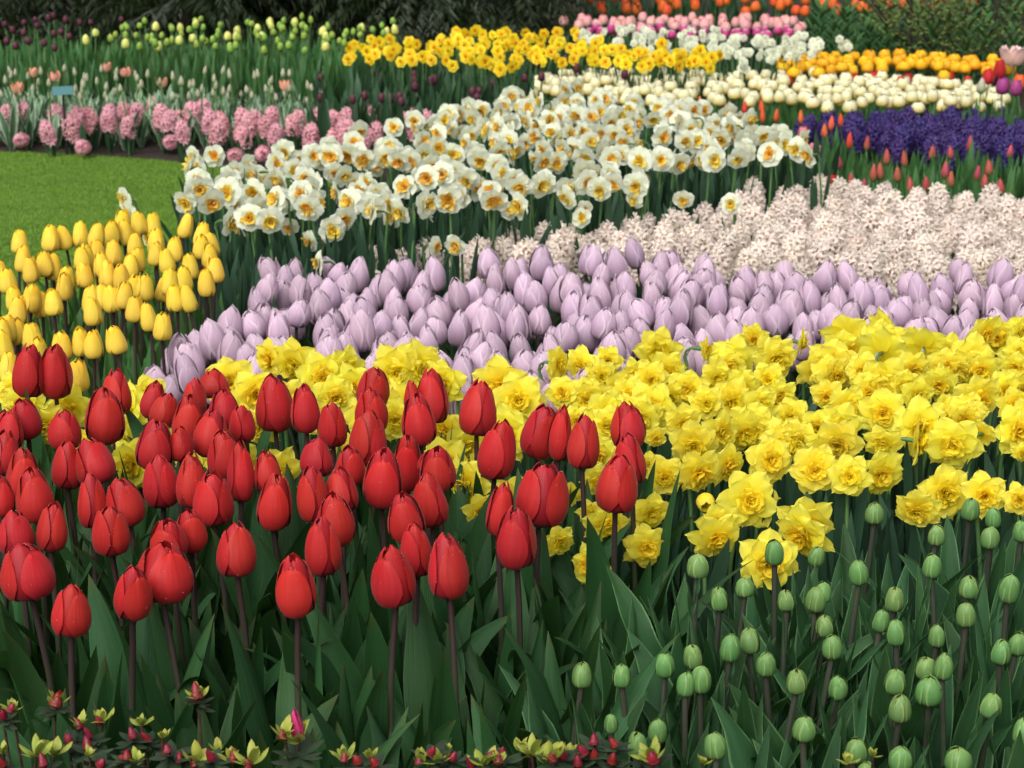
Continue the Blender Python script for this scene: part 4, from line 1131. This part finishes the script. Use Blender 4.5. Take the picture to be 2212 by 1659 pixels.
tulip_bed([p for i, p in enumerate(pts) if i % 5], 'lime_tulip', 'lime_tulip', 'tulip', 'lime green tulips', B_LIM, .034, .046, .02, ST_G, None, 0, .36, tuft=T_GR, leanj=8)
tulip_bed([p for i, p in enumerate(pts) if i % 5 == 0] + [at(x, y, .41)[0] for x, y in ((205, 66), (186, 82), (836, 66))], 'pale_lime_tulip', 'pale_lime_tulip', 'tulip', 'pale yellow green tulips', B_PAL, .044, .056, .02, ST_G, None, 0, .36, tuft=T_GR, leanj=8)
foliage(scatter([(-40, 88), (160, 84), (720, 90), (920, 108), (760, 124), (-40, 124)], .34, .10, 35), 'tall_leaf_clump', 'tclump', 'tall flowerless leaf clumps', T_GR, .31, .38)
MAP_ = [(10, 52), (28, 64), (52, 48), (76, 42), (80, 55), (105, 38), (116, 33), (142, 42), (172, 48), (197, 48), (262, 42), (15, 88), (62, 88), (52, 70), (132, 68), (116, 72), (95, 92), (118, 102), (150, 78), (34, 98)]
tulip_bed([at(x, y, .42)[0] for x, y in MAP_], 'maroon_tulip', 'maroon_tulip', 'tulip', 'maroon tulips before the conifers', B_MAR, .036, .046, .0, ST_G, None, 0, .36, tuft=T_GR)
DKP = [(690, 165), (780, 150), (1000, 158), (1145, 155), (1145, 222), (1000, 236), (800, 224), (690, 218)]
pts = scatter(DKP, .28, .115, 36, most=110)
tulip_bed([p for i, p in enumerate(pts) if i % 4 == 0], 'dark_tulip', 'dark_tulip', 'tulip', 'dark maroon tulip buds', B_MAR, .034, .050, .02, ST_DK, None, 0, .30, tuft=T_DK)
foliage([p for i, p in enumerate(pts) if i % 4], 'dark_leaf_clump', 'dclump', 'dark flowerless leaf clumps', T_DK, .26, .33)
tulip_bed([at(x, y, .33)[0] for x, y in ((983, 140), (1070, 152), (1161, 139), (1220, 128), (1245, 147), (1060, 130), (1170, 165), (1350, 160))], 'dark_tulip', 'dark_tulip', 'tulip', 'dark maroon tulip buds', B_MAR, .036, .05, .0, ST_DK, None, 0, .28, tuft=T_DK)
pts = scatter([(-60, 156), (200, 154), (450, 156), (680, 163), (700, 190), (-60, 190)], .30, .10, 37, most=150) + scatter([(-60, 190), (700, 190), (660, 212), (-60, 214)], .22, .10, 38, most=100)
tulip_bed([p for i, p in enumerate(pts) if i % 5 not in (1, 3)], 'striped_leaf_tulip', 'striped_leaf_tulip', 'tulip', 'pale budded tulips with white edged leaves', B_PB, .023, .048, .03, ST_G, None, 0, .25, tuft=T_VA, leanj=9)
foliage([p for i, p in enumerate(pts) if i % 5 in (1, 3)], 'striped_leaf_clump', 'vclump', 'white edged leaf clumps without buds', T_VA, .22, .28)
tulip_bed([at(x * .33594, y * .33594, .29)[0] for x, y in ((215, 465), (112, 565), (350, 490), (810, 465), (685, 432), (1040, 530), (1835, 550))], 'coral_tulip', 'coral_tulip', 'tulip', 'open coral tulips', B_COR, .050, .055, .0, ST_G, None, 0, .22, tuft=T_VA)
# golden daffodils and white clusters at the back
YFP = [(745, 100), (800, 95), (930, 88), (960, 78), (1030, 68), (1130, 78), (1200, 72), (1250, 78), (1330, 98), (1420, 104), (1500, 112), (1565, 124), (1545, 145), (1400, 142), (1250, 128), (1130, 130), (1080, 148), (1000, 135), (850, 128), (745, 120)]


def far_daffodils(pts, name, kind, group, protos, r, zj, tufts, tl, cat='daffodil', heads=1):
    for P in pts:
        P = P + Vector((0, 0, rng.uniform(-zj, zj)))
        o = root(name, None, cat, (P.x, P.y + .02, 0), (0, 0, 0), group)
        part('stem', rng.choice(ST_G), o, (0, 0, 0), (0, 0, rng.uniform(0, 6)), (.9, .9, P.z))
        for hh in range(heads):
            d = Vector((rng.gauss(0, .55), -1, rng.uniform(-.2, .35)))
            q = d.to_track_quat('Z', 'Y') @ Quaternion((0, 0, 1), rng.uniform(0, 6.28))
            off = (rng.uniform(-.03, .03), -.02 + rng.uniform(-.02, .02), P.z + rng.uniform(-.03, .03)) if heads > 1 else (0, -.015, P.z)
            k = r * rng.uniform(.85, 1.12)
            part('bloom', rng.choice(protos), o, off, q, (k, k, k))
        s = tl * rng.uniform(.85, 1.1)
        part('foliage', rng.choice(tufts), o, (0, 0, 0), (0, 0, rng.uniform(0, 6)), (s, s, s))
        reg(kind, o, P)


far_daffodils(scatter(YFP, .36, .095, 38, most=230), 'golden_daffodil', 'golden_daffodil', 'golden daffodils', B_DF, .037, .03, T_ST, .33)
WFP = [(1262, 85), (1330, 72), (1420, 68), (1560, 75), (1640, 85), (1760, 80), (1780, 92), (1750, 118), (1660, 130), (1600, 130), (1540, 115), (1400, 100), (1280, 92)]
far_daffodils(scatter(WFP, .36, .15, 39, most=90), 'white_cluster_daffodil', 'white_cluster_daffodil', 'white cluster flowered daffodils', B_WF, .026, .03, T_ST, .32, heads=5)
far_daffodils([at(1823, 95, .36)[0]], 'white_cluster_daffodil', 'white_cluster_daffodil', 'white cluster flowered daffodils', B_WF, .03, 0, T_ST, .3, heads=5)
SAP = [(1200, 42), (1250, 38), (1350, 40), (1500, 38), (1620, 40), (1700, 42), (1740, 55), (1700, 62), (1500, 58), (1300, 56), (1240, 50)]
tulip_bed(scatter(SAP, .38, .13, 40, most=120), 'salmon_tulip', 'salmon_tulip', 'tulip', 'salmon pink tulips', B_SAL, .062, .072, .02, ST_G, None, 0, .3, tuft=T_DK)
MGP = [(1260, 62), (1330, 62), (1500, 60), (1700, 62), (1712, 78), (1600, 86), (1500, 80), (1400, 75), (1280, 75)]
tulip_bed(scatter(MGP, .36, .12, 41, most=90), 'magenta_tulip', 'magenta_tulip', 'tulip', 'magenta tulips with pale rims', B_MAG, .055, .062, .02, ST_G, None, 0, .3, tuft=T_DK)
ORP = [(1270, 8), (1300, 16), (1420, 20), (1520, 18), (1640, 22), (1740, 24), (1840, 22), (2000, 16), (2120, 6), (2120, -40), (1270, -40)]
tulip_bed(scatter(ORP, .38, .21, 42, most=130), 'orange_tulip', 'orange_tulip', 'tulip', 'orange red tulips at the back', B_ORG, .070, .085, .02, ST_G, None, 0, .32, tuft=T_DK)
# ember spikes, rose buds, crimson bud strip
EML = [(125, 660), (320, 690), (285, 720), (415, 690), (535, 740), (525, 680), (620, 740), (780, 750), (970, 790), (1035, 770), (930, 840), (690, 860), (1090, 900)]
tulip_bed([at(1469 + x * .33594, y * .33594, .27)[0] for x, y in EML], 'ember_tulip', 'ember_tulip', 'tulip', 'slim ember red tulip buds', B_EM, .026, .062, .0, ST_DK, None, 0, .23, tuft=T_GR)
ROL = [(790, 855), (865, 960), (880, 975), (130, 890)]
tulip_bed([at(1469 + x * .33594, y * .33594, .28)[0] for x, y in ROL] + [at(734.5 + x * .33594, y * .33594, .28)[0] for x, y in ((495, 768), (752, 765), (1075, 750), (1040, 800), (1905, 915), (2170, 915))], 'rose_tulip', 'rose_tulip', 'tulip', 'rose pink tulip buds', B_RO, .046, .052, .0, ST_G, None, 0, .22, tuft=T_GR)
RBL = [(1290, 1100), (1330, 1010), (1445, 1020), (1705, 1095), (1745, 1150), (1910, 1110), (1960, 1170), (1990, 1080), (1620, 980), (1740, 980), (1860, 920), (1200, 920), (2120, 970), (930, 1110), (1020, 1040), (1480, 1190), (1400, 1120), (1240, 1110),
       (880, 1030), (1180, 1200), (760, 1180), (2060, 1200), (1580, 1180), (1100, 1170)]
tulip_bed([at(1469 + x * .33594, y * .33594, .25)[0] for x, y in RBL], 'crimson_bud_tulip', 'crimson_bud_tulip', 'tulip', 'crimson tulip buds before the violet hyacinths', B_RB, .030, .062, .0, ST_G, None, 0, .24, tuft=T_GR)
tulip_bed([at(1797, 390, .24)[0]], 'crimson_bud_tulip', 'crimson_bud_tulip', 'tulip', 'crimson tulip buds before the violet hyacinths', B_RED, .05, .05, .0, ST_G, None, 0, .24, tuft=T_GR)
foliage(scatter([(1760, 335), (1900, 340), (2260, 345), (2260, 450), (1900, 440), (1760, 420)], .20, .085, 43), 'fresh_leaf_clump', 'fclump', 'flowerless leaf clumps before the violet hyacinths', T_GR, .22, .27)
foliage(scatter([(1500, 215), (1800, 235), (2250, 240), (2250, 262), (1700, 262), (1500, 250)], .20, .10, 44), 'fresh_leaf_clump', 'gclump', 'flowerless leaf clumps under the cream tulips', T_GR, .2, .25)
# mixed large tulips at the outer edge
for (x, y, w, h, b, nm, lb) in ((2190, 122, 52, 44, B_BLU, 'blush_tulip', 'big blush pink many-petalled tulip open at the edge of the mixed tulips'), (2135, 165, 27, 36, B_RED, 'crimson_tulip', 'bright red tulip beside the big blush pink one'),
                                (2166, 186, 29, 38, B_VIO, 'purple_tulip', 'purple tulip in front of the bright red ones'), (2160, 150, 28, 44, B_RED, 'crimson_tulip', 'red tulip tucked under the big blush pink one'),
                                (2202, 178, 30, 36, B_ORG, 'orange_tulip', 'orange streaked tulip under the big blush pink one'), (2120, 185, 22, 36, B_WF and B_PB, 'pale_tulip', 'slim pale tulip bud beside the purple tulip'), (2195, 190, 26, 36, B_VIO, 'purple_tulip', 'darker purple tulip behind the orange streaked one')):
    P, pxm = at(x, y, .36)
    base, rot, L = lean_base(P, 0, rng.uniform(-3, 3))
    o = root(nm, lb, 'tulip', base, rot)
    hm = h / pxm
    part('stem', rng.choice(ST_G), o, (0, 0, 0), (0, 0, 1), (1, 1, L - hm / 2))
    part('bloom', rng.choice(b), o, (0, 0, L - hm / 2), (0, 0, rng.uniform(0, 6)), (w / pxm, w / pxm, hm))
    part('foliage', T_GR[0], o, (0, 0, 0), (0, 0, rng.uniform(0, 6)), (.3, .3, .3))

# ------------------------------------------------------------------ trees, shrub, sign
def conifer_meshes(seed, H=3.4, Rb=1.25, n=420):
    rr = random.Random(seed)
    g = Geo()
    for k in range(n):
        f = rr.random() ** 1.5
        z0 = .12 + f * H
        a = rr.uniform(0, 6.28)
        Lb = Rb * (1 - f * .8) * rr.uniform(.55, 1.1)
        up = rr.uniform(.0, .35)
        droop = rr.uniform(.35, .8)
        side = rr.uniform(-.3, .3)
        pts = []
        m = 9
        for i in range(m):
            t = i / (m - 1)
            r = Lb * t
            aa = a + side * t
            pts.append(Vector((math.cos(aa) * r, math.sin(aa) * r, max(.05, z0 + up * Lb * t - droop * Lb * t * t))))
        for i in range(1, m):
            t = i / (m - 1)
            d = (pts[i] - pts[i - 1]).normalized()
            sd = d.cross(Vector((0, 0, 1)))
            if sd.length < 1e-3:
                continue
            sd.normalize()
            for s in (-1, 1):
                for q in range(6):
                    Ls = (.05 + .16 * (1 - t) * Lb) * rr.uniform(.5, 1.2)
                    dir_ = (sd * s * rr.uniform(.5, 1) + d * rr.uniform(.3, .9) + Vector((0, 0, rr.uniform(-.7, .05)))).normalized()
                    w = rr.uniform(.003, .007)
                    nn = dir_.orthogonal().normalized() if q else Vector((0, 0, 1)).cross(dir_).normalized()
                    p = pts[i - 1].lerp(pts[i], rr.random())
                    o = len(g.v)
                    g.v += [tuple(p), tuple(p + dir_ * Ls * .5 + nn * w), tuple(p + dir_ * Ls + Vector((0, 0, -.02))), tuple(p + dir_ * Ls * .5 - nn * w)]
                    g.uv += [(0, .1), (.5, .5), (.5, .6 + .4 * rr.random()), (1, .5)]
                    g.f.append((o, o + 1, o + 2, o + 3))
                    g.mi.append(0)
    crown = g.mesh('conifer_crown', M['conifer'])
    g = Geo()
    g.tube([(0, 0, -.02), (.01, 0, .5), (0, .02, H * .6), (0, 0, H)], [.09, .075, .05, .012], 9)
    return crown, g.mesh('conifer_trunk', M['bark'])


CON = [conifer_meshes(1200 + k) for k in range(2)]
CONL = [(-160, 11.9, 'dark feathery conifer at the lawn end, behind the maroon tulips'), (110, 12.2, 'dark conifer behind the gap between maroon and lime tulips'), (380, 11.8, 'dark conifer with drooping sprays behind the lime tulips'),
        (640, 12.3, 'dark conifer behind the far end of the lime tulips'), (890, 11.9, 'dark conifer behind the start of the golden daffodils'), (1090, 12.2, 'olive conifer bough mass reaching out beside the pale tree trunk'), (2330, 13.2, 'dark evergreen in the corner behind the bare-branched shrub'),
        (260, 13.4, 'conifer deep in shade behind the two nearest the maroon tulips'), (760, 13.5, 'conifer deep in shade behind the golden daffodils')]
for k, (x, d, lb) in enumerate(CONL):
    X = (x - PW / 2) / FPX * d * 1.0
    o = root('conifer', lb, 'tree', (X, d + .7, 0), (0, 0, k * 1.3), 'dark conifers at the back')
    s = rng.uniform(.85, 1.05)
    part('crown', CON[k % 2][0], o, scale=(s, s, s))
    part('trunk', CON[k % 2][1], o, scale=(s, s, s))

# broad trunk between the conifers and the salmon tulips
P, pxm = at(1222, 36, 0)
o = root('broadleaf_tree', 'stout pale tree trunk behind the salmon pink tulips', 'tree', (P.x, P.y, 0))
g = Geo()
g.tube([(0, 0, -.03), (0, 0, .06), (0, 0, .18), (.01, 0, .5), (.02, 0, 1.4), (0, .03, 2.6)], [.30, .22, .165, .15, .13, .10], 14)
part('trunk', g.mesh('tree_trunk', M['pale_bark']), o)
rr = random.Random(77)
g = Geo()
for k in range(5200):
    c = Vector((rr.gauss(0, .75), rr.gauss(0, .75), 3.1 + rr.gauss(0, .5)))
    if (int(c.x * 3) + int(c.y * 3) + int(c.z * 3)) % 4 == 0:
        continue
    a = Vector((rr.gauss(0, 1), rr.gauss(0, 1), rr.gauss(0, .6))).normalized()
    b = a.orthogonal().normalized()
    o_ = len(g.v)
    g.v += [tuple(c), tuple(c + a * .04 + b * .022), tuple(c + a * .085), tuple(c + a * .04 - b * .022)]
    g.uv += [(.5, 0), (0, .5), (.5, 1), (1, .5)]
    g.f.append((o_, o_ + 1, o_ + 2, o_ + 3))
    g.mi.append(0)
part('crown', g.mesh('tree_crown', M['leaf_g']), o)

# bare-branched shrub
P, pxm = at(2085, 205, 0)
shrub = root('branching_shrub', 'open shrub of thin dark branches and small yellow green leaves behind amber tulips', 'shrub', (P.x, P.y, 0))
rr = random.Random(88)
gb, gl = Geo(), Geo()


def branch(p, d, L, r, depth):
    pts = [p]
    q = Vector(p)
    dd = Vector(d)
    n = 5
    for i in range(n):
        dd = (dd + Vector((rr.gauss(0, .13), rr.gauss(0, .13), rr.gauss(0, .08) + .02))).normalized()
        q = q + dd * L / n
        pts.append(Vector(q))
    gb.tube(pts, [r * (1 - .55 * i / n) for i in range(n + 1)], 5)
    if depth >= 2:
        for p_ in pts[1:]:
            for _ in range(3 if depth == 3 else 1):
                c = p_ + Vector((rr.gauss(0, .035), rr.gauss(0, .035), rr.gauss(0, .028)))
                a = Vector((rr.gauss(0, 1), rr.gauss(0, 1), rr.gauss(-.2, .5))).normalized()
                b = a.orthogonal().normalized()
                s = rr.uniform(.6, 1.2)
                o_ = len(gl.v)
                gl.v += [tuple(c), tuple(c + a * .013 * s + b * .006 * s), tuple(c + a * .028 * s), tuple(c + a * .013 * s - b * .006 * s)]
                gl.uv += [(.5, 0), (0, .5), (.5, 1), (1, .5)]
                gl.f.append((o_, o_ + 1, o_ + 2, o_ + 3))
                gl.mi.append(0)
    if depth < 3:
        for _ in range(4 if depth == 0 else 3):
            i = rr.randrange(1, n + 1)
            nd = (dd + Vector((rr.gauss(0, .75), rr.gauss(0, .6), rr.gauss(.0, .35)))).normalized()
            branch(pts[i], nd, L * rr.uniform(.5, .75), r * .5, depth + 1)


for (dx, dy, dz) in ((-.45, -.05, 1), (.1, .1, 1), (.42, 0, 1), (-.95, .05, .75), (-.2, -.3, .9), (.75, .15, .8)):
    branch(Vector((rr.uniform(-.05, .05), rr.uniform(-.05, .05), -.02)), Vector((dx, dy, dz)).normalized(), rr.uniform(.55, .8), .012, 0)
part('branch', gb.mesh('shrub_branches', M['bark']), shrub)
part('leaves', gl.mesh('shrub_leaves', M['maple']), shrub)

# leafy plants behind the amber tulips
T_LL = []
for k in range(3):
    rr = random.Random(970 + k)
    g = Geo()
    for i in range(26):
        zz = .05 + .4 * i / 26
        a = i * 2.4
        n0 = len(g.v)
        leaf_geo(g, .13 * rr.uniform(.7, 1.1), .015, 45, 95, rr, nv=5, nu=3, az=a)
        for q in range(n0, len(g.v)):
            x, y, z = g.v[q]
            g.v[q] = (x, y, z + zz)
    T_LL.append(g.mesh('leafy_stem_leaves', M['leaf_g']))
for p in scatter([(1740, 70), (1830, 55), (2010, 45), (2210, 60), (2210, 108), (1990, 108), (1840, 108), (1800, 95)], .30, .17, 45, most=60):
    o = root('leafy_stem_plant', None, 'leafy plant', (p.x, p.y, 0), (0, 0, 0), 'leafy green stems behind the amber tulips')
    part('stem', ST_G[0], o, scale=(1, 1, .42))
    s = rng.uniform(.8, 1.1)
    part('leaves', rng.choice(T_LL), o, (0, 0, 0), (0, 0, rng.uniform(0, 6)), (s, s, s))
    reg('leafy_stem_plant', o, p)

# teal plant sign
P, pxm = at(139, 194, .31)
sg = root('plant_sign', 'small teal plate on a black stake among white edged leaves', 'sign', (P.x, P.y - .03, 0))
from mathutils import geometry as _g


def box(g, x0, x1, y0, y1, z0, z1, mat=0):
    o = len(g.v)
    for z in (z0, z1):
        for (x, y) in ((x0, y0), (x1, y0), (x1, y1), (x0, y1)):
            g.v.append((x, y, z))
            g.uv.append((.5, .5))
    for f in ((0, 3, 2, 1), (4, 5, 6, 7), (0, 1, 5, 4), (1, 2, 6, 5), (2, 3, 7, 6), (3, 0, 4, 7)):
        g.f.append(tuple(o + i for i in f))
        g.mi.append(mat)


g = Geo()
wd, hd = 46 / pxm, 19 / pxm
box(g, -wd / 2, wd / 2, -.002, .002, -hd / 2, hd / 2)
pl = part('plate', g.mesh('sign_plate', M['teal'], smooth=False), sg, (0, -.006, .31), (R(-22), R(-3), 0))
g = Geo()
box(g, -.006, .006, -.003, .003, 0, .31)
part('stake', g.mesh('sign_stake', M['black'], smooth=False), sg)

# ------------------------------------------------------------------ azaleas along the front
def az_leaves(seed, mat, n, L, w, pitch):
    rr = random.Random(seed)
    g = Geo()
    for k in range(n):
        a = k * 2.4 + rr.uniform(-.3, .3)
        leaf_geo(g, L * rr.uniform(.7, 1.1), w * rr.uniform(.8, 1.1), rr.uniform(*pitch), rr.uniform(*pitch) + 15, rr, fold=.3, nv=7, nu=5, az=a, tip=2, peak=.5, basew=.2)
    return g.mesh('azalea_leaves', mat)


AZY = [az_leaves(1300 + k, M['az_y'], 9, .023, .0052, (8, 78)) for k in range(4)]
AZO = [az_leaves(1310 + k, M['az_o'], 12, .028, .0058, (55, 115)) for k in range(4)]
AZB = [tulip_bloom('azalea_bud', 'spear', M['az_b'], 1320 + k, 5, 8, ((4, .9, 1.0, 55), (4, 1.0, .75, 50), (4, 1.08, .5, 50)), p=1.6) for k in range(3)]
AZP = tulip_bloom('azalea_open_bud', 'spear', M['az_p'], 1330, 5, 9, ((3, .9, 1.1, 60), (4, 1.0, .85, 50)), p=1.6, tip=(-.05, .2))
AZ = []
for fx, lst in (('E', [(430, 1170, 'B'), (1520, 1120, 'B'), (630, 1340, 'Y'), (790, 1300, 'Y'), (1090, 1330, 'Y'), (1250, 1430, 'y'), (530, 1440, 'R'), (700, 1400, 'R'), (680, 1500, 'R'), (1020, 1410, 'R'), (1130, 1430, 'R'), (1305, 1520, 'R'), (1630, 1570, 'R'),
                       (1390, 1600, 'R'), (20, 1250, 'R'), (95, 1210, 'Y'), (40, 1620, 'R'), (25, 1550, 'y'), (280, 1570, 'Y'), (420, 1560, 'Y'), (690, 1570, 'y'), (770, 1620, 'R'), (350, 1630, 'R'), (930, 1590, 'R'), (990, 1570, 'R'), (1060, 1620, 'Y'),
                       (1680, 1530, 'Y'), (1780, 1600, 'Y'), (1930, 1630, 'Y'), (2190, 1420, 'Y'), (1510, 1620, 'Y')]),
                ('F', [(145, 1430, 'P'), (500, 1590, 'Y'), (600, 1600, 'R'), (680, 1590, 'Y'), (720, 1610, 'R'), (1165, 1530, 'R'), (1080, 1620, 'Y'), (1220, 1610, 'Y'), (1310, 1575, 'R'), (1290, 1520, 'y'), (1480, 1610, 'R'), (1590, 1570, 'R'), (1705, 1560, 'R'),
                       (1850, 1530, 'Y'), (1920, 1550, 'Y'), (2030, 1620, 'Y'), (1570, 1640, 'Y'), (1670, 1620, 'Y'), (2160, 1550, 'R'), (2100, 1590, 'Y')]),
                ('G', [(90, 1560, 'Y'), (240, 1590, 'Y'), (320, 1550, 'R'), (370, 1570, 'Y'), (570, 1460, 'R'), (720, 1470, 'R'), (510, 1540, 'R'), (590, 1570, 'R'), (440, 1620, 'R'), (715, 1600, 'R'), (1010, 1590, 'B'), (930, 1630, 'y'), (1400, 1630, 'y')]),
                ('H', [(860, 1620, 'y'), (1050, 1570, 'y')])):
    ox = {'E': 0, 'F': 604.9, 'G': 1123.3, 'H': 1590}[fx]
    for x, y, t in lst:
        AZ.append((ox + x * .28128, 1192.4 + y * .28128, t))
CENT = [(60, 'azalea with red buds at the outer end of the front edge'), (210, 'azalea under the lowest small red tulip'), (330, 'azalea crowded with dark leaves and red buds'), (430, 'azalea with one tall sprig rising before the red tulips'), (510, 'azalea tuft mostly of yellow green leaves below the red tulips'),
        (645, 'azalea sprig with an opening pink bud'), (775, 'azalea tuft with two pinkish buds at the bottom edge'), (930, 'azalea sprig with a few dark red buds below the tulip leaves'), (1060, 'azalea with three dark red buds in a row'), (1170, 'azalea mound of bright yellow green leaves'),
        (1290, 'azalea spray of dark twigs and crimson buds beside the green tulip buds'), (1405, 'azalea sprig with a single fat crimson bud among green tulip buds'), (1520, 'tiny orange green azalea tip beneath the green tulip buds'), (1850, 'yellow leaved azalea tip below the green tulip buds'), (1890, 'green azalea tip curling beside a low green bud')]
roots_ = []
for x, lb in CENT:
    P, _ = at(x, 1760, .22)
    o = root('azalea', lb, 'azalea', (P.x, P.y, 0), (0, 0, 0), 'azaleas along the front edge')
    roots_.append((x, o, Vector((P.x, P.y, 0))))
for (x, y, t) in AZ:
    cx, o, bp = min(roots_, key=lambda r: abs(r[0] - x))
    zt = .385 + rng.uniform(-.01, .01)
    P, pxm = at(x, y, zt)
    lp = P - bp
    mid = Vector((lp.x * .5 + rng.uniform(-.01, .01), lp.y * .6, lp.z * .6))
    g = Geo()
    g.tube([(0, 0, 0), (lp.x * .15, lp.y * .2, .12), tuple(mid), tuple(lp)], [.004, .003, .0022, .0016], 5)
    tw = part('twig', g.mesh('azalea_twig', M['az_w']), o)
    sc = rng.uniform(.65, 1.15)
    if t in 'YB':
        part('young_leaves', rng.choice(AZY), tw, lp, (R(rng.uniform(-12, 12)), R(rng.uniform(-12, 12)), rng.uniform(0, 6)), (sc,) * 3)
    if t == 'y':
        part('young_leaves', rng.choice(AZY), tw, lp, (0, 0, rng.uniform(0, 6)), (.6 * sc,) * 3)
    if t in 'RB':
        part('old_leaves', rng.choice(AZO), tw, lp - Vector((0, 0, .008)), (0, 0, rng.uniform(0, 6)), (sc,) * 3)
    if t in 'RBY' and (t != 'Y' or rng.random() < .4):
        b = .015 if t == 'B' else .0105
        part('flower_bud', rng.choice(AZB), tw, lp + Vector((rng.uniform(-.003, .003), -.004, -.002)), (R(rng.uniform(-22, 25)), R(rng.uniform(-28, 28)), rng.uniform(0, 6)), (b * rng.uniform(.8, 1.2), b, b * rng.uniform(1.1, 1.7)))
    if t == 'P':
        part('flower_bud', AZP, tw, lp, (R(4), R(-6), 0), (.016, .016, .034))
        part('young_leaves', AZY[0], tw, lp - Vector((0, 0, .004)), (0, 0, 0), (1.25,) * 3)
        part('old_leaves', AZO[0], tw, lp - Vector((0, 0, .022)), (0, 0, 1), (1.3,) * 3)

# ------------------------------------------------------------------ labels: look, then place in the bed's own rows
ORD = "first second third fourth fifth sixth seventh eighth ninth tenth eleventh twelfth thirteenth fourteenth fifteenth sixteenth seventeenth eighteenth nineteenth twentieth".split()


def rows_names(n):
    if n == 1:
        return ['its bed']
    if n == 2:
        return ['the front row', 'the back row']
    mid = ORD[1:n - 1]
    return ['the front row'] + [f'the {m} row' for m in mid] + ['the back row']


SPEC = {  # kind: (noun, rows, near-end phrase, far-end phrase)
    'red_tulip': ('red tulip', 7, 'lawn end', 'daffodil end'),
    'yellow_tulip': ('yellow tulip', 6, 'lawn side', 'lilac side'),
    'green_tulip_bud': ('green tulip bud', 6, 'red tulip side', 'outer side'),
    'yellow_daffodil': ('double yellow daffodil', 9, 'lawn side', 'outer side'),
    'lilac_tulip': ('pale lilac tulip', 9, 'lawn side', 'outer side'),
    'white_daffodil': ('orange-centred white daffodil', 9, 'lawn side', 'hyacinth side'),
    'cream_hyacinth': ('cream hyacinth', 8, 'lawn side', 'outer side'),
    'violet_hyacinth': ('violet hyacinth', 4, 'daffodil side', 'outer side'),
    'pink_hyacinth': ('pink hyacinth', 3, 'outer side', 'white daffodil side'),
    'cream_tulip': ('cream double tulip', 7, 'lawn side', 'outer side'),
    'amber_tulip': ('amber double tulip', 4, 'lawn side', 'shrub side'),
    'crimson_tulip': ('crimson tulip behind cream ones', 1, 'lawn side', 'outer side'),
    'lime_tulip': ('lime green tulip', 5, 'maroon tulip side', 'golden daffodil side'),
    'pale_lime_tulip': ('pale yellow-green tulip', 2, 'maroon tulip side', 'golden daffodil side'),
    'maroon_tulip': ('dusky maroon tulip', 3, 'outer side', 'lime tulip side'),
    'dark_tulip': ('dark maroon tulip bud', 3, 'lawn side', 'cream tulip side'),
    'striped_leaf_tulip': ('pale-budded tulip with white-edged leaves', 7, 'sign side', 'dark side'),
    'coral_tulip': ('open coral tulip', 1, 'sign side', 'daffodil side'),
    'golden_daffodil': ('golden daffodil', 6, 'lime tulip side', 'cream tulip side'),
    'white_cluster_daffodil': ('white clustered daffodil', 4, 'conifer side', 'shrub side'),
    'salmon_tulip': ('salmon pink tulip', 3, 'trunk side', 'shrub side'),
    'magenta_tulip': ('magenta tulip with pale rim', 2, 'trunk side', 'shrub side'),
    'orange_tulip': ('orange-red tulip', 5, 'trunk side', 'shrub side'),
    'ember_tulip': ('slim ember-red tulip bud', 1, 'white daffodil side', 'violet hyacinth side'),
    'rose_tulip': ('rose pink tulip bud', 1, 'pink hyacinth side', 'violet hyacinth side'),
    'crimson_bud_tulip': ('slim crimson tulip bud', 2, 'white daffodil side', 'outer side'),
    'wclump': ('strap leaves beneath white daffodils', 5, 'lawn side', 'outer side'),
    'yclump': ('strap leaves beneath yellow daffodils', 5, 'red side', 'outer side'),
    'bclump': ('wavy budless tulip leaves', 7, 'red side', 'outer side'),
    'rclump': ('broad bloomless tulip leaves', 6, 'outer side', 'bud side'),
    'tclump': ('tall leaves below lime tulips', 4, 'outer side', 'daffodil side'),
    'dclump': ('dark bloomless tulip leaves', 5, 'lawn side', 'cream side'),
    'vclump': ('budless white-edged leaves', 5, 'sign side', 'dark side'),
    'fclump': ('fresh leaves before violet hyacinths', 5, 'daffodil side', 'outer side'),
    'gclump': ('fresh leaves under cream tulips', 3, 'daffodil side', 'outer side'),
    'leafy_stem_plant': ('leafy green stem behind amber tulips', 4, 'lawn side', 'outer side'),
}
used_labels = set()
for kind, items in REG.items():
    noun, nr, near, farr = SPEC[kind]
    items.sort(key=lambda r: -r[2])
    names = rows_names(nr)
    n = len(items)
    for r in range(nr):
        row = sorted(items[r * n // nr:(r + 1) * n // nr], key=lambda q: q[1])
        m = len(row)
        for k, (o, x, y, adj, note) in enumerate(row):
            if k <= (m - 1) / 2:
                pos = f"{ORD[min(k, 19)]} from the {near}"
            else:
                pos = f"{ORD[min(m - 1 - k, 19)]} from the {farr}"
            lab = note or (f"{adj} {noun}, {pos} in {names[r]}" if adj else f"{noun}, {pos} in {names[r]}")
            while lab in used_labels:
                lab = lab + ' again'
            used_labels.add(lab)
            o['label'] = lab
print("THINGS", sum(1 for o in bpy.data.objects if o.parent is None), "OBJECTS", len(bpy.data.objects), {k: len(v) for k, v in REG.items()})
